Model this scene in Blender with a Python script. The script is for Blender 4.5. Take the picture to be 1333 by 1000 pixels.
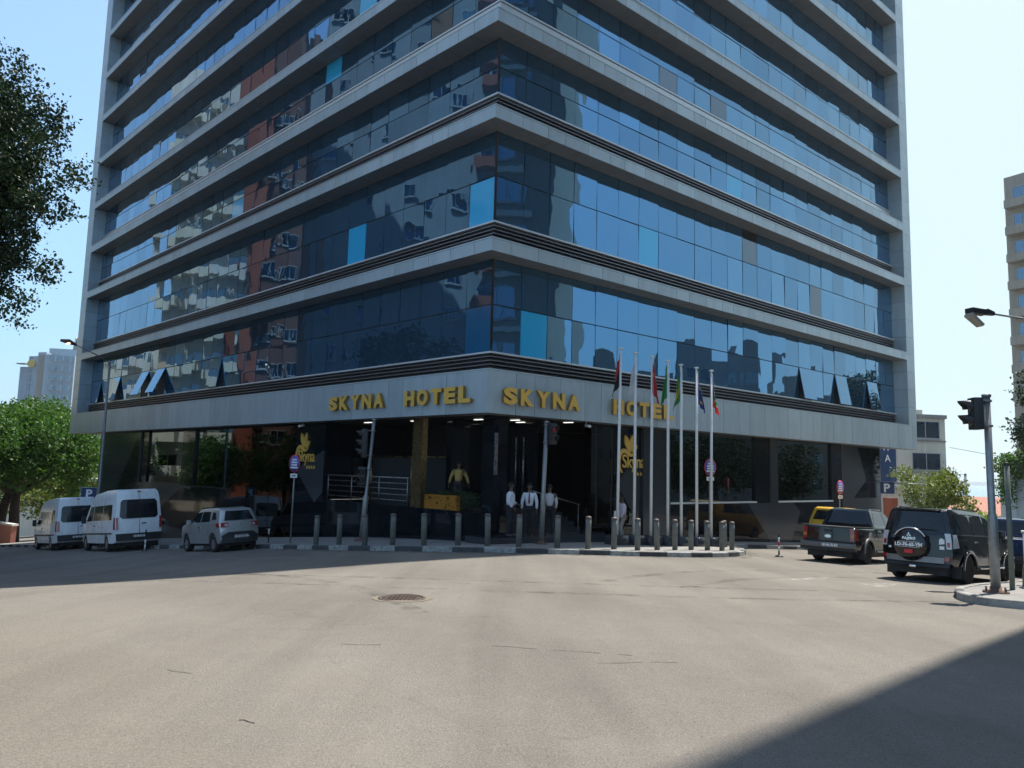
import bpy, bmesh, math, random
from math import sin, cos, tan, pi, radians as R, sqrt, atan2
from mathutils import Vector as V, Matrix, Euler, noise

for o in list(bpy.data.objects): bpy.data.objects.remove(o)
SC = bpy.context.scene; COL = SC.collection
random.seed(7)
EYE = 1.6
# ---------------------------------------------------------------- camera
cam_d = bpy.data.cameras.new('camera'); cam = bpy.data.objects.new('camera', cam_d); COL.objects.link(cam)
cam_d.sensor_width = 36.0; cam_d.sensor_fit = 'HORIZONTAL'; cam_d.lens = 988.59/1333*36
cam_d.clip_start = .1; cam_d.clip_end = 20000
cam.matrix_world = Matrix.Translation((0, 0, EYE)) @ Matrix.Rotation(pi/2+0.11158, 4, 'X') @ Matrix.Rotation(0.025415, 4, 'Z')
SC.camera = cam
# ---------------------------------------------------------------- sky and sun
SUN_EL = R(60); SX, SY = .712, .702
w = bpy.data.worlds.new("World"); SC.world = w; w.use_nodes = True
nt = w.node_tree; bg = nt.nodes['Background']
sky = nt.nodes.new('ShaderNodeTexSky'); sky.sky_type = 'NISHITA'; sky.sun_disc = False
sky.sun_elevation = SUN_EL; sky.sun_rotation = atan2(SX, SY)
sky.air_density = 1.25; sky.dust_density = .9; sky.ozone_density = 2.0; sky.altitude = 30
bg.inputs[1].default_value = .15
def wn(t, **k):
    x = nt.nodes.new('ShaderNode'+t)
    for a, b in k.items(): setattr(x, a, b)
    return x
geo = wn('TexCoord'); sepx = wn('SeparateXYZ'); nt.links.new(geo.outputs['Generated'], sepx.inputs[0])
# humid coastal air: pale towards the horizon and towards the sun's side of the sky
hz = wn('MapRange', interpolation_type='SMOOTHSTEP'); hz.inputs['From Min'].default_value = .75; hz.inputs['From Max'].default_value = -.02
hz.inputs['To Min'].default_value = 0; hz.inputs['To Max'].default_value = .74; nt.links.new(sepx.outputs[2], hz.inputs['Value'])
dt = wn('VectorMath', operation='DOT_PRODUCT'); dt.inputs[1].default_value = (SX*cos(R(28)), SY*cos(R(28)), sin(R(28))); nt.links.new(geo.outputs['Generated'], dt.inputs[0])
gl = wn('MapRange', interpolation_type='SMOOTHSTEP'); gl.inputs['From Min'].default_value = .62; gl.inputs['From Max'].default_value = .96
gl.inputs['To Min'].default_value = 0; gl.inputs['To Max'].default_value = .9; nt.links.new(dt.outputs['Value'], gl.inputs['Value'])
m1 = wn('MixRGB'); nt.links.new(hz.outputs[0], m1.inputs[0]); nt.links.new(sky.outputs[0], m1.inputs[1]); m1.inputs[2].default_value = (1.1, 2.4, 3.6, 1)
m2 = wn('MixRGB'); nt.links.new(gl.outputs[0], m2.inputs[0]); nt.links.new(m1.outputs[0], m2.inputs[1]); m2.inputs[2].default_value = (3.0, 3.65, 3.75, 1)
nt.links.new(m2.outputs[0], bg.inputs[0])
sd = bpy.data.lights.new('sun', 'SUN'); sd.energy = 4.6; sd.angle = R(.36); sd.color = (1, .95, .87)
sun = bpy.data.objects.new('sun', sd); COL.objects.link(sun)
sv = V((SX*cos(SUN_EL), SY*cos(SUN_EL), sin(SUN_EL)))
sun.rotation_euler = sv.to_track_quat('Z', 'Y').to_euler(); sun.location = (30, 30, 80)
SC.view_settings.view_transform = 'Standard'; SC.view_settings.look = 'None'
SC.view_settings.exposure = .8; SC.view_settings.gamma = 1
try:
    SC.cycles.use_denoising = True; SC.cycles.max_bounces = 8; SC.cycles.sample_clamp_indirect = 4
except Exception: pass

# ---------------------------------------------------------------- helpers
def prop(o, label=None, cat=None, group=None, kind=None):
    if label: o['label'] = label
    if cat: o['category'] = cat
    if group: o['group'] = group
    if kind: o['kind'] = kind
    return o
def thing(name, label, cat, loc=(0, 0, 0), rz=0, group=None):
    o = bpy.data.objects.new(name, None); COL.objects.link(o); o.empty_display_size = .2
    o.location = loc; o.rotation_euler = (0, 0, rz)
    return prop(o, label, cat, group)
def dup(root, loc=None, rz=None, label=None, group=None):
    def cp(o, par):
        c = o.copy(); COL.objects.link(c)
        if par is not None: c.parent = par
        for ch in KIDS.get(o.name, []):
            KIDS.setdefault(c.name, []).append(cp(ch, c))
        return c
    r = cp(root, None)
    if loc is not None: r.location = loc
    if rz is not None: r.rotation_euler = (0, 0, rz)
    if label: r['label'] = label
    if group: r['group'] = group
    return r
KIDS = {}
class MB:
    """collects vertices and faces for ONE mesh object"""
    def __init__(s): s.v = []; s.f = []; s.m = []; s.sm = []
    def add(s, vs, fs, mi=0, smooth=False):
        b = len(s.v); s.v += [tuple(x) for x in vs]
        for f in fs: s.f.append([b+i for i in f]); s.m.append(mi); s.sm.append(smooth)
        return s
    def hexa(s, p, mi=0):  # p: 8 points, bottom ring then top ring (ccw)
        return s.add(p, [(3, 2, 1, 0), (4, 5, 6, 7), (0, 1, 5, 4), (1, 2, 6, 5), (2, 3, 7, 6), (3, 0, 4, 7)], mi)
    def box(s, x0, x1, y0, y1, z0, z1, mi=0):
        return s.hexa([(x0, y0, z0), (x1, y0, z0), (x1, y1, z0), (x0, y1, z0), (x0, y0, z1), (x1, y0, z1), (x1, y1, z1), (x0, y1, z1)], mi)
    def tube(s, pts, rad, n=8, mi=0, cap=True):
        pts = [V(p) for p in pts]; rr = rad if isinstance(rad, (list, tuple)) else [rad]*len(pts)
        b = len(s.v); prev = None
        for i, p in enumerate(pts):
            d = (pts[min(i+1, len(pts)-1)]-pts[max(i-1, 0)]).normalized()
            if prev is None: a = d.orthogonal().normalized()
            else:
                a = prev-d*prev.dot(d)
                a = a.normalized() if a.length > 1e-5 else d.orthogonal().normalized()
            prev = a; c = d.cross(a)
            for k in range(n):
                t = 2*pi*k/n; s.v.append(tuple(p+(a*cos(t)+c*sin(t))*rr[i]))
        for i in range(len(pts)-1):
            for k in range(n):
                s.f.append([b+i*n+k, b+i*n+(k+1) % n, b+(i+1)*n+(k+1) % n, b+(i+1)*n+k]); s.m.append(mi); s.sm.append(True)
        if cap:
            s.f.append([b+k for k in range(n)][::-1]); s.m.append(mi); s.sm.append(False)
            s.f.append([b+(len(pts)-1)*n+k for k in range(n)]); s.m.append(mi); s.sm.append(False)
        return s
    def lathe(s, prof, o=(0, 0, 0), n=20, mi=0, axis='z'):
        b = len(s.v); o = V(o)
        for (r, h) in prof:
            for k in range(n):
                t = 2*pi*k/n; c_, s_ = r*cos(t), r*sin(t)
                s.v.append(tuple(o+(V((c_, s_, h)) if axis == 'z' else V((c_, h, s_)) if axis == 'y' else V((h, c_, s_)))))
        for i in range(len(prof)-1):
            for k in range(n):
                f = [b+i*n+k, b+i*n+(k+1) % n, b+(i+1)*n+(k+1) % n, b+(i+1)*n+k]
                s.f.append(f if axis != 'y' else f[::-1]); s.m.append(mi); s.sm.append(True)
        s.f.append([b+k for k in range(n)][::-1]); s.m.append(mi); s.sm.append(False)
        s.f.append([b+(len(prof)-1)*n+k for k in range(n)]); s.m.append(mi); s.sm.append(False)
        return s
    def prism(s, poly, fn0, fn1, mi=0):  # poly of 2d points; fn0/fn1 map a point to the front and back 3d positions
        n = len(poly); s.add([fn0(*p) for p in poly]+[fn1(*p) for p in poly],
              [list(range(n))[::-1], list(range(n, 2*n))]+[[i, (i+1) % n, n+(i+1) % n, n+i] for i in range(n)], mi)
        return s
    def build(s, name, mats, parent=None, smooth_angle=None, loc=None):
        me = bpy.data.meshes.new(name); me.from_pydata(s.v, [], s.f); me.update()
        mats = mats if isinstance(mats, (list, tuple)) else [mats]
        for m in mats: me.materials.append(m)
        me.polygons.foreach_set('material_index', s.m); me.polygons.foreach_set('use_smooth', s.sm)
        if smooth_angle is not None:
            for p in me.polygons: p.use_smooth = True
            me.set_sharp_from_angle(angle=R(smooth_angle))
        return link(name, me, parent, loc)
def link(name, me, parent=None, loc=None, rot=None):
    o = bpy.data.objects.new(name, me); COL.objects.link(o)
    if parent is not None: o.parent = parent; KIDS.setdefault(parent.name, []).append(o)
    if loc is not None: o.location = loc
    if rot is not None: o.rotation_euler = rot
    return o
def fix_normals(o):
    bm = bmesh.new(); bm.from_mesh(o.data); bmesh.ops.recalc_face_normals(bm, faces=bm.faces); bm.to_mesh(o.data); bm.free(); return o
def bevel(o, w=.02, seg=2, ang=30):
    bm = bmesh.new(); bm.from_mesh(o.data); bmesh.ops.remove_doubles(bm, verts=bm.verts, dist=1e-5)
    bmesh.ops.recalc_face_normals(bm, faces=bm.faces)
    es = [e for e in bm.edges if len(e.link_faces) == 2 and e.calc_face_angle(0) > R(ang)]
    bmesh.ops.bevel(bm, geom=es, offset=w, segments=seg, profile=.6, affect='EDGES', clamp_overlap=True)
    bm.to_mesh(o.data); bm.free()
    for p in o.data.polygons: p.use_smooth = True
    o.data.set_sharp_from_angle(angle=R(50)); return o

# ---------------------------------------------------------------- materials
class N:
    def __init__(s, name):
        s.m = bpy.data.materials.new(name); s.m.use_nodes = True; s.t = s.m.node_tree; s.b = s.t.nodes['Principled BSDF']
    def n(s, typ, **kw):
        x = s.t.nodes.new('ShaderNode'+typ)
        for k, v in kw.items(): setattr(x, k, v)
        return x
    def l(s, a, b): s.t.links.new(a, b)
    def coord(s, scale=(1, 1, 1), kind='Object'):
        tc = s.n('TexCoord'); mp = s.n('Mapping'); mp.inputs['Scale'].default_value = scale; s.l(tc.outputs[kind], mp.inputs[0]); return mp.outputs[0]
    def noise(s, co, scale=5, det=4, rough=.55, dist=0):
        x = s.n('TexNoise'); x.inputs['Scale'].default_value = scale; x.inputs['Detail'].default_value = det
        x.inputs['Roughness'].default_value = rough; x.inputs['Distortion'].default_value = dist; s.l(co, x.inputs['Vector']); return x.outputs[0]
    def ramp(s, fac, stops):
        x = s.n('ValToRGB'); el = x.color_ramp.elements
        while len(el) < len(stops): el.new(.5)
        for e, (p, c) in zip(el, stops): e.position = p; e.color = (c, c, c, 1) if not isinstance(c, tuple) else (*c, 1)
        s.l(fac, x.inputs[0]); return x.outputs[0]
    def mix(s, a, b, fac=.5, mode='MULTIPLY'):
        x = s.n('MixRGB', blend_type=mode)
        for i, v in ((0, fac), (1, a), (2, b)):
            if isinstance(v, bpy.types.NodeSocket): s.l(v, x.inputs[i])
            else: x.inputs[i].default_value = v if i == 0 else (*v, 1)
        return x.outputs[0]
    def bump(s, h, strength=.2, dist=.02, normal=None):
        x = s.n('Bump'); x.inputs['Strength'].default_value = strength; x.inputs['Distance'].default_value = dist; s.l(h, x.inputs['Height'])
        if normal: s.l(normal, x.inputs['Normal'])
        s.l(x.outputs[0], s.b.inputs['Normal']); return x.outputs[0]
    def set(s, **kw):
        for k, v in kw.items():
            i = s.b.inputs[k.replace('_', ' ')]
            if isinstance(v, bpy.types.NodeSocket): s.l(v, i)
            else: i.default_value = (*v, 1) if isinstance(v, tuple) else v
        return s.m
def simple(name, col, rough=.5, metal=0., var=.12, scale=6, bump=0., coat=0., spec=.5):
    a = N(name); co = a.coord(); nz = a.noise(co, scale, 5)
    lo, hi = 1-var, 1+var*.4
    c = a.mix(col, a.ramp(nz, [(.3, lo), (.7, min(1, hi))]), 1.0)
    rr = a.ramp(a.noise(co, scale*2.3, 3), [(.3, max(0, rough-.07)), (.7, min(1, rough+.08))])
    a.set(Base_Color=c, Roughness=rr, Metallic=metal, Coat_Weight=coat, Specular_IOR_Level=spec)
    if bump: a.bump(a.noise(co, scale*4, 4), bump, .01)
    return a.m

def mat_panel():
    a = N('aluminium_cladding'); co = a.coord((1, 1, 1))
    st = a.noise(a.coord((1.2, 1.2, .35)), 2, 6, .6)
    dirt = a.ramp(st, [(.25, .84), (.6, 1.0)])
    g = a.n('NewGeometry'); rnd = a.ramp(g.outputs['Random Per Island'], [(0, .84), (1, 1.0)])
    c = a.mix(a.mix((.43, .53, .58), dirt, 1.0), rnd, 1.0)
    a.set(Base_Color=c, Metallic=.25, Roughness=a.ramp(a.noise(co, 8, 3), [(.3, .33), (.7, .46)]))
    a.bump(a.noise(co, .9, 2), .12, .05); return a.m
def mat_glass(name, tint, rough=.015, warp=.25, sc=.75, lo=.9, metal=1.):
    a = N(name); co = a.coord((1, 1, .8)); g = a.n('NewGeometry')
    rnd = a.ramp(g.outputs['Random Per Island'], [(0, lo), (1, 1.0)])
    a.set(Base_Color=a.mix(tint, rnd, 1.0), Metallic=metal, Roughness=rough)
    h = a.noise(co, sc, 2, .4)
    a.bump(h, warp, .03); return a.m
def mat_granite(name, col, rough=.07, coat=.0, spec=.5):
    a = N(name); co = a.coord()
    vo = a.n('TexVoronoi'); vo.inputs['Scale'].default_value = 260; a.l(co, vo.inputs['Vector'])
    f = a.ramp(vo.outputs['Distance'], [(.1, .6), (.7, 1.3)])
    c = a.mix(col, f, 1.0)
    a.set(Base_Color=c, Roughness=rough, Specular_IOR_Level=spec, Coat_Weight=coat)
    a.bump(a.noise(co, .7, 2), .05, .03); return a.m
def mat_asphalt():
    a = N('road_asphalt'); co = a.coord()
    big = a.ramp(a.noise(co, .12, 5, .6), [(.3, .92), (.7, 1.04)])
    mid = a.ramp(a.noise(co, 1.1, 6, .7, .6), [(.3, .92), (.72, 1.04)])
    fine = a.ramp(a.noise(co, 70, 2, .8), [(.30, .50), (.72, 1.45)])
    vo = a.n('TexVoronoi'); vo.inputs['Scale'].default_value = 75; a.l(co, vo.inputs['Vector'])
    agg = a.ramp(vo.outputs['Distance'], [(0, 1.6), (.2, 1.0), (1, .72)])
    # worn wheel tracks and brownish sand
    wv = a.n('TexWave', wave_type='BANDS', bands_direction='DIAGONAL'); wv.inputs['Scale'].default_value = .09
    wv.inputs['Distortion'].default_value = 6; wv.inputs['Detail'].default_value = 2; wv.inputs['Detail Scale'].default_value = .6; a.l(co, wv.inputs['Vector'])
    tr = a.ramp(wv.outputs['Fac'], [(.2, .93), (.8, 1.04)])
    c = a.mix((.208, .187, .157), big, 1.0); c = a.mix(c, mid, 1.0); c = a.mix(c, fine, .85); c = a.mix(c, agg, .8); c = a.mix(c, tr, 1.0)
    sand = a.ramp(a.noise(co, .45, 6, .65, 1.2), [(.52, 0.), (.72, 1.)])
    c = a.mix(c, (.235, .195, .145), sand, 'MIX') if False else c
    x = a.n('MixRGB', blend_type='MIX'); sf = a.n('Math', operation='MULTIPLY'); a.l(sand, sf.inputs[0]); sf.inputs[1].default_value = .35
    a.l(sf.outputs[0], x.inputs[0]); a.l(c, x.inputs[1]); x.inputs[2].default_value = (.235, .21, .175, 1)
    # long cracks
    vc = a.n('TexVoronoi', feature='DISTANCE_TO_EDGE'); vc.inputs['Scale'].default_value = .16
    wob = a.n('MixRGB', blend_type='ADD'); wob.inputs[0].default_value = .5
    nn = a.n('TexNoise'); nn.inputs['Scale'].default_value = 1.6; nn.inputs['Detail'].default_value = 5; a.l(co, nn.inputs['Vector'])
    a.l(co, wob.inputs[1]); a.l(nn.outputs['Color'], wob.inputs[2]); a.l(wob.outputs[0], vc.inputs['Vector'])
    cr = a.ramp(vc.outputs['Distance'], [(.0, .90), (.0016, 1.0)])
    c2 = a.mix(x.outputs[0], cr, 1.0)
    vp = a.n('TexVoronoi'); vp.inputs['Scale'].default_value = 21; a.l(co, vp.inputs['Vector'])
    pit = a.ramp(vp.outputs['Distance'], [(.10, .42), (.20, 1.0)]); pm = a.ramp(a.noise(co, .9, 4, .7), [(.42, 0.), (.62, 1.)]); c2 = a.mix(c2, pit, pm)
    vl = a.n('TexVoronoi'); vl.inputs['Scale'].default_value = 33; a.l(co, vl.inputs['Vector']); c2 = a.mix(c2, a.ramp(vl.outputs['Distance'], [(.07, 1.7), (.14, 1.0)]), .8)
    ps = a.n('VectorMath', operation='DISTANCE'); a.l(co, ps.inputs[0]); ps.inputs[1].default_value = (-8.5, 3.0, -1.8)
    wob2 = a.n('Math', operation='MULTIPLY_ADD'); a.l(a.noise(co, .8, 6, .7), wob2.inputs[0]); wob2.inputs[1].default_value = -7.; a.l(ps.outputs['Value'], wob2.inputs[2])
    gm = a.ramp(wob2.outputs[0], [(0, 1.), (1, 0.)]); mrg = a.n('MapRange'); a.l(wob2.outputs[0], mrg.inputs['Value']); mrg.inputs['From Min'].default_value = 2.0; mrg.inputs['From Max'].default_value = 5.5; mrg.inputs['To Min'].default_value = .6; mrg.inputs['To Max'].default_value = 0.
    c2 = a.mix(c2, a.mix((.215, .18, .14), a.ramp(a.noise(co, 30, 4, .8), [(.3, .55), (.7, 1.25)]), 1.0), mrg.outputs[0], 'MIX')
    oil = a.ramp(a.noise(co, .75, 7, .75, 2.), [(.66, 1.), (.76, .72)]); c2 = a.mix(c2, oil, 1.0)
    lane = a.noise(a.coord((.9, .06, 1)), 1.0, 4, .6, .3); c2 = a.mix(c2, a.ramp(lane, [(.35, .86), (.6, 1.05)]), 1.0)
    a.set(Base_Color=c2, Roughness=a.ramp(fine, [(.2, .78), (1, .92)]), Specular_IOR_Level=.4)
    h = a.mix(fine, agg, .6); a.bump(h, .55, .012); return a.m
def mat_pave(name, col, sc=1.0, tile=.5):
    a = N(name); co = a.coord()
    br = a.n('TexBrick'); br.offset = 0; br.inputs['Scale'].default_value = 1/tile; br.inputs['Mortar Size'].default_value = .02
    br.inputs['Brick Width'].default_value = 1; br.inputs['Row Height'].default_value = 1
    br.inputs[1].default_value = (1, 1, 1, 1); br.inputs[2].default_value = (.85, .85, .85, 1); br.inputs[3].default_value = (.5, .5, .5, 1); a.l(co, br.inputs['Vector'])
    c = a.mix(col, br.outputs[0], .7); c = a.mix(c, a.ramp(a.noise(co, .8, 6, .7), [(.3, .7), (.7, 1.1)]), 1.0)
    c = a.mix(c, a.ramp(a.noise(co, 40, 3, .7), [(.3, .8), (.7, 1.1)]), .8)
    a.set(Base_Color=c, Roughness=.85); a.bump(a.noise(co, 30, 4), .3, .01); return a.m

M = {}
M['panel'] = mat_panel()
M['seam'] = simple('shadow_gap_black', (.02, .022, .025), .6)
M['soffit'] = simple('soffit_cladding', (.22, .225, .23), .5, .2, .15, 2)  # same cladding as the fascia, darkened: underside shade is in the colour
M['glass'] = mat_glass('blue_mirror_glass', (.115, .27, .43), warp=.32, sc=.75, lo=.74, metal=.82)
M['glass_cyan'] = N('cyan_film_glass').set(Base_Color=(.03, .46, .80), Roughness=.12, Metallic=.15, Coat_Weight=.5)
M['glass_dark'] = mat_glass('brown_dark_glass', (.12, .15, .18), .05)
M['win_dark'] = mat_glass('dark_shopfront_glass', (.10, .14, .16), .02, .12, .4)
M['granite'] = mat_granite('black_polished_granite', (.006, .008, .012), .05, 0, .3)
M['mirror_stone'] = mat_glass('mirror_black_stone', (.055, .065, .07), .02, .10, .4)
M['granite_grey'] = mat_granite('grey_polished_granite', (.04, .045, .052), .11, 0, .4)
M['louvre'] = simple('louvre_metal', (.26, .26, .28), .4, .6)
M['cap'] = simple('cap_metal', (.66, .70, .72), .35, .3)
M['gold'] = simple('gold_lettering', (.78, .49, .10), .40, .2, .1, 3)
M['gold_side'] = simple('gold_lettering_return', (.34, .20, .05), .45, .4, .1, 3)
M['brass'] = simple('brushed_bronze', (.26, .19, .09), .28, .8, .15, 2)
M['steel'] = simple('stainless_steel', (.34, .33, .33), .3, .95)
M['asphalt'] = mat_asphalt()
M['pave'] = mat_pave('pavement_slabs', (.27, .26, .24))
M['kerb_w'] = simple('kerb_white_paint', (.40, .41, .39), .85, 0, .6, 9, .3)
M['kerb_b'] = simple('kerb_black_paint', (.075, .08, .085), .8, 0, .5, 7, .3)
M['kerb_c'] = simple('kerb_concrete', (.33, .32, .29), .85, 0, .3, 7, .3)
M['bollard'] = simple('bollard_grey_paint', (.16, .17, .155), .6, 0, .35, 6, .2)
M['dkmetal'] = simple('dark_metal', (.035, .037, .04), .5, .3)
M['galv'] = simple('galvanised_steel', (.30, .31, .31), .45, .6, .25, 8)
M['white'] = simple('white_paint', (.78, .78, .76), .4, 0, .08)
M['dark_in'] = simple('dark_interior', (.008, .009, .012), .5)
M['glow'] = N('ceiling_lamp_glow').set(Base_Color=(.9, .9, .9), Emission_Color=(1, .97, .9), Emission_Strength=1.)

# ---------------------------------------------------------------- ground
def spf(t): return math.log1p(math.exp(max(-50, min(50, t/2))))*2
def G(x, y):
    yy = max(y, 0); k = min(1, max(0, (y-6)/16)); k = k*k*(3-2*k)
    z = -.035*yy-.085*spf(-x-3)*k-.035*spf(x-2)*k
    z -= .10*spf(y-105)
    return max(z, -31.0)
def ground_mesh(name, xs, ys, dz, mat):
    mb = MB(); n = len(xs)
    vs = [(x, y, G(x, y)+dz) for y in ys for x in xs]
    fs = [(j*n+i, j*n+i+1, (j+1)*n+i+1, (j+1)*n+i) for j in range(len(ys)-1) for i in range(n-1)]
    mb.add(vs, fs, 0, True); return mb.build(name, mat)
def spread(lo, hi, near, step, grow=1.25):
    out = [0.]; x = 0; s = step
    while x < hi:
        x += s; out.append(min(x, hi)); s = s if x < near else s*grow
    x = 0; s = step
    while x > lo:
        x -= s; out.append(max(x, lo)); s = s if -x < near else s*grow
    return sorted(set(out))
M['earth'] = simple('dry_earth', (.16, .14, .11), .95, 0, .3, .3)
prop(ground_mesh('ground', spread(-9000, 9000, 60, 2.5), spread(-3000, 9000, 80, 2.5), -.2, M['earth']), kind='structure')
prop(ground_mesh('road', spread(-75, 75, 60, 1.5), [y*1.5-15*1.5 for y in range(0, 80)], 0, M['asphalt']), kind='structure')

# ---------------------------------------------------------------- hotel frame of reference
C0 = V((-.7738, 24.0)); uL = V((-.70679, .70742)); uR = V((.7601, .6498)); nL = V((-.70742, -.70679)); nR = V((.6498, -.7601)); KM = .9252
def P(side, s, out, z):
    u, n = (uL, nL) if side == 'L' else (uR, nR)
    q = C0+u*s+n*out; return (q.x, q.y, z)
def fbox(mb, side, s0, s1, o0, o1, z0, z1, mitre=False, mi=0):
    a0, a1 = (s0-o0*KM, s0-o1*KM) if mitre else (s0, s0)
    pts = [P(side, a1, o1, z0), P(side, s1, o1, z0), P(side, s1, o0, z0), P(side, a0, o0, z0)]
    pts = pts+[(x, y, z1) for x, y, _ in pts]
    if side == 'L': pts = pts[:4][::-1]+pts[4:][::-1]
    mb.hexa(pts, mi)
# ---------------------------------------------------------------- the hotel tower
hotel = thing('hotel_building', 'tall corner hotel tower with blue mirror glass and silver bands, dark granite ground floor', 'hotel', (0, 0, 0))
LEN = {'L': 44.25, 'R': 33.0}; INN = {'L': 42.95, 'R': 31.9}; REC = .8
bands = [(1.761, 3.185), (7.056, 7.521), (11.581, 12.047), (14.992, 15.487)]
z = 18.33
while len(bands) < 16: bands.append((z, z+.44)); z += 3.385
bands = [(a+EYE, b+EYE) for a, b in bands]
sills = [3.89+EYE, 8.37+EYE, 12.93+EYE, 16.35+EYE]+[b[1]+.8 for b in bands[4:]]
trans = [5.5+EYE, 9.99+EYE, 13.93+EYE, 17.35+EYE]
TOP = bands[-1][1]
for i in range(4, 15): trans.append((sills[i]+bands[i+1][0])/2+.1)
rng = random.Random(3)
for i, (z0, z1) in enumerate(bands):
    mb = MB(); sf = MB(); bk = MB()
    for side in 'LR':
        end = LEN[side] if i == 0 else INN[side]+.02
        s = 0; k = 0; pat = [1.2, .83, 1.22, 1.2, .85, 1.18]
        while s < end-.01:
            wd = pat[(k+i) % 6]; e = min(end, s+wd)
            if end-e < .3: e = end
            g0 = .0 if s == 0 else .009
            jz = 0
            fbox(mb, side, s+g0, e-.009, -.03, rng.uniform(-.004, .002) if s > 0 else 0, z0, z1-.05, mitre=(s == 0))
            s = e; k += 1
        fbox(mb, side, 0, end, -.12, .012, z1-.045, z1, mitre=True)           # coping strip
        fbox(bk, side, 0, end, -REC-.1, -.033, z0+.03, z1-.052, mitre=True)
        s = 0; k = 0
        while s < end-.01:
            wd = 1.35; e = min(end, s+wd)
            if end-e < .3: e = end
            fbox(sf, side, s+(.008 if s > 0 else 0), e-.008, -REC, -.034, z0+.002, z0+.026, mitre=(s == 0)); s = e
    mb.build('fascia_band', M['panel'], hotel); sf.build('soffit', M['soffit'], hotel); bk.build('fascia_backing', M['seam'], hotel)
    if i < 15:
        cp_ = MB(); lv = MB()
        for side in 'LR':
            fbox(cp_, side, 0, INN[side], -REC-.05, -REC+.14, sills[i]-.07, sills[i]-.01, mitre=True)
            zz = sills[i]-.17
            if i > 2: fbox(cp_, side, 0, INN[side], -REC-.03, -REC+.10, z1+.01, sills[i]-.085, mitre=True)
            while zz > (z1+.05 if i < 2 else sills[i]-.35) and i < 3:
                fbox(lv, side, 0, INN[side], -REC, -REC+.10, zz-.018, zz+.012, mitre=True); zz -= .135
        cp_.build('sill', M['cap'], hotel)
        if lv.v: lv.build('louvre', M['louvre'], hotel)
# dark core behind the glass
core = MB()
for side in 'LR':
    fbox(core, side, 0, LEN[side]-.2, -1.5, -REC-.03, bands[0][0]+.03, TOP, mitre=True)
core.build('curtain_wall_core', M['seam'], hotel)
# body of the tower behind
back = MB()
a = V(P('L', 44.15, -1.25, 0)[:2]); c = V(P('R', 32.9, -1.25, 0)[:2]); b0 = C0+V((.0535, 1.3613))*1.25; d = a+c-b0
pts = [b0, c, d, a]
back.hexa([(p.x, p.y, bands[0][0]+.06) for p in pts]+[(p.x, p.y, TOP-.05) for p in pts])
back.build('tower_wall', M['panel'], hotel)
# end piers with horizontal panel seams
for side in 'LR':
    mb = MB(); z = bands[0][1]+.004; zt = TOP+.4
    while z < zt-.05:
        e = min(zt, z+1.06)
        fbox(mb, side, INN[side]+.02, LEN[side], -1.2, 0, z, e-.014); z = e
    mb.build('corner_pier', M['panel'], hotel)
    mb = MB(); fbox(mb, side, INN[side]+.05, LEN[side]-.03, -1.1, -.02, bands[0][1], zt-.05); mb.build('pier_core', M['seam'], hotel)

# panes
special = {('L', 1, 0, 1.5): 'cyan', ('L', 0, 0, 1.5): 'cyandk', ('L', 1, 0, 8.9): 'cyan', ('L', 3, 0, 4.0): 'brown', ('L', 3, 1, 12.): 'cyan',
           ('R', 1, 0, 8.69): 'cyan', ('R', 2, 0, 15.28): 'cyan', ('R', 0, 0, 2.66): 'cyan', ('R', 3, 0, 9.96): 'dark', ('R', 3, 0, 14.0): 'dark',
           ('R', 1, 1, 16.67): 'dark', ('R', 1, 0, 22.3): 'dark', ('L', 2, 0, 20.2): 'cyan', ('L', 4, 0, 9.): 'cyan', ('L', 0, 1, 30.): 'brown'}
opened = {('L', 0): [40.7, 36.8, 32.9, 29.3, 22.2], ('R', 0): [21.4, 25.1, 28.9]}
M['glass_cydk'] = N('deep_blue_glass').set(Base_Color=(.012, .12, .25), Roughness=.12, Metallic=.15, Coat_Weight=.3)
panes = []
for i in range(15):
    for side in 'LR':
        s = REC*KM+.04; pw = 1.285 if side == 'L' else 1.25
        while s < INN[side]-.05:
            e = min(s+pw, INN[side])
            if INN[side]-e < .35: e = INN[side]
            for row in (0, 1):
                z0, z1 = (sills[i]+.0, trans[i]-.02) if row == 0 else (trans[i]+.02, bands[i+1][0]-.01)
                mt = 'glass'
                for (sd_, ii, rw, sp_), v in special.items():
                    if sd_ == side and ii == i and rw == row and s <= sp_ < e: mt = {'cyan': 'glass_cyan', 'cyandk': 'glass_cydk', 'brown': 'glass_dark', 'dark': 'glass_dark'}[v]
                op = row == 0 and any(s <= q < e for q in opened.get((side, i), []))
                px, py, _ = P(side, (s+e)/2, -REC, 0); zc = (z0+z1)/2-EYE
                dist2 = px*px+py*py+zc*zc; n = nL if side == 'L' else nR
                area = (z1-z0)*(e-s)*abs(px*n.x+py*n.y)/dist2**1.5
                elev = zc/py
                if elev > .62: area = 0
                panes.append((-(area if not op else 1), side, i, row, s+.012, e-.012, z0, z1, mt, op))
            s = e
panes.sort(key=lambda t: t[0])
restm = MB(); names = ['glass', 'glass_cyan', 'glass_cydk', 'glass_dark']
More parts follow.
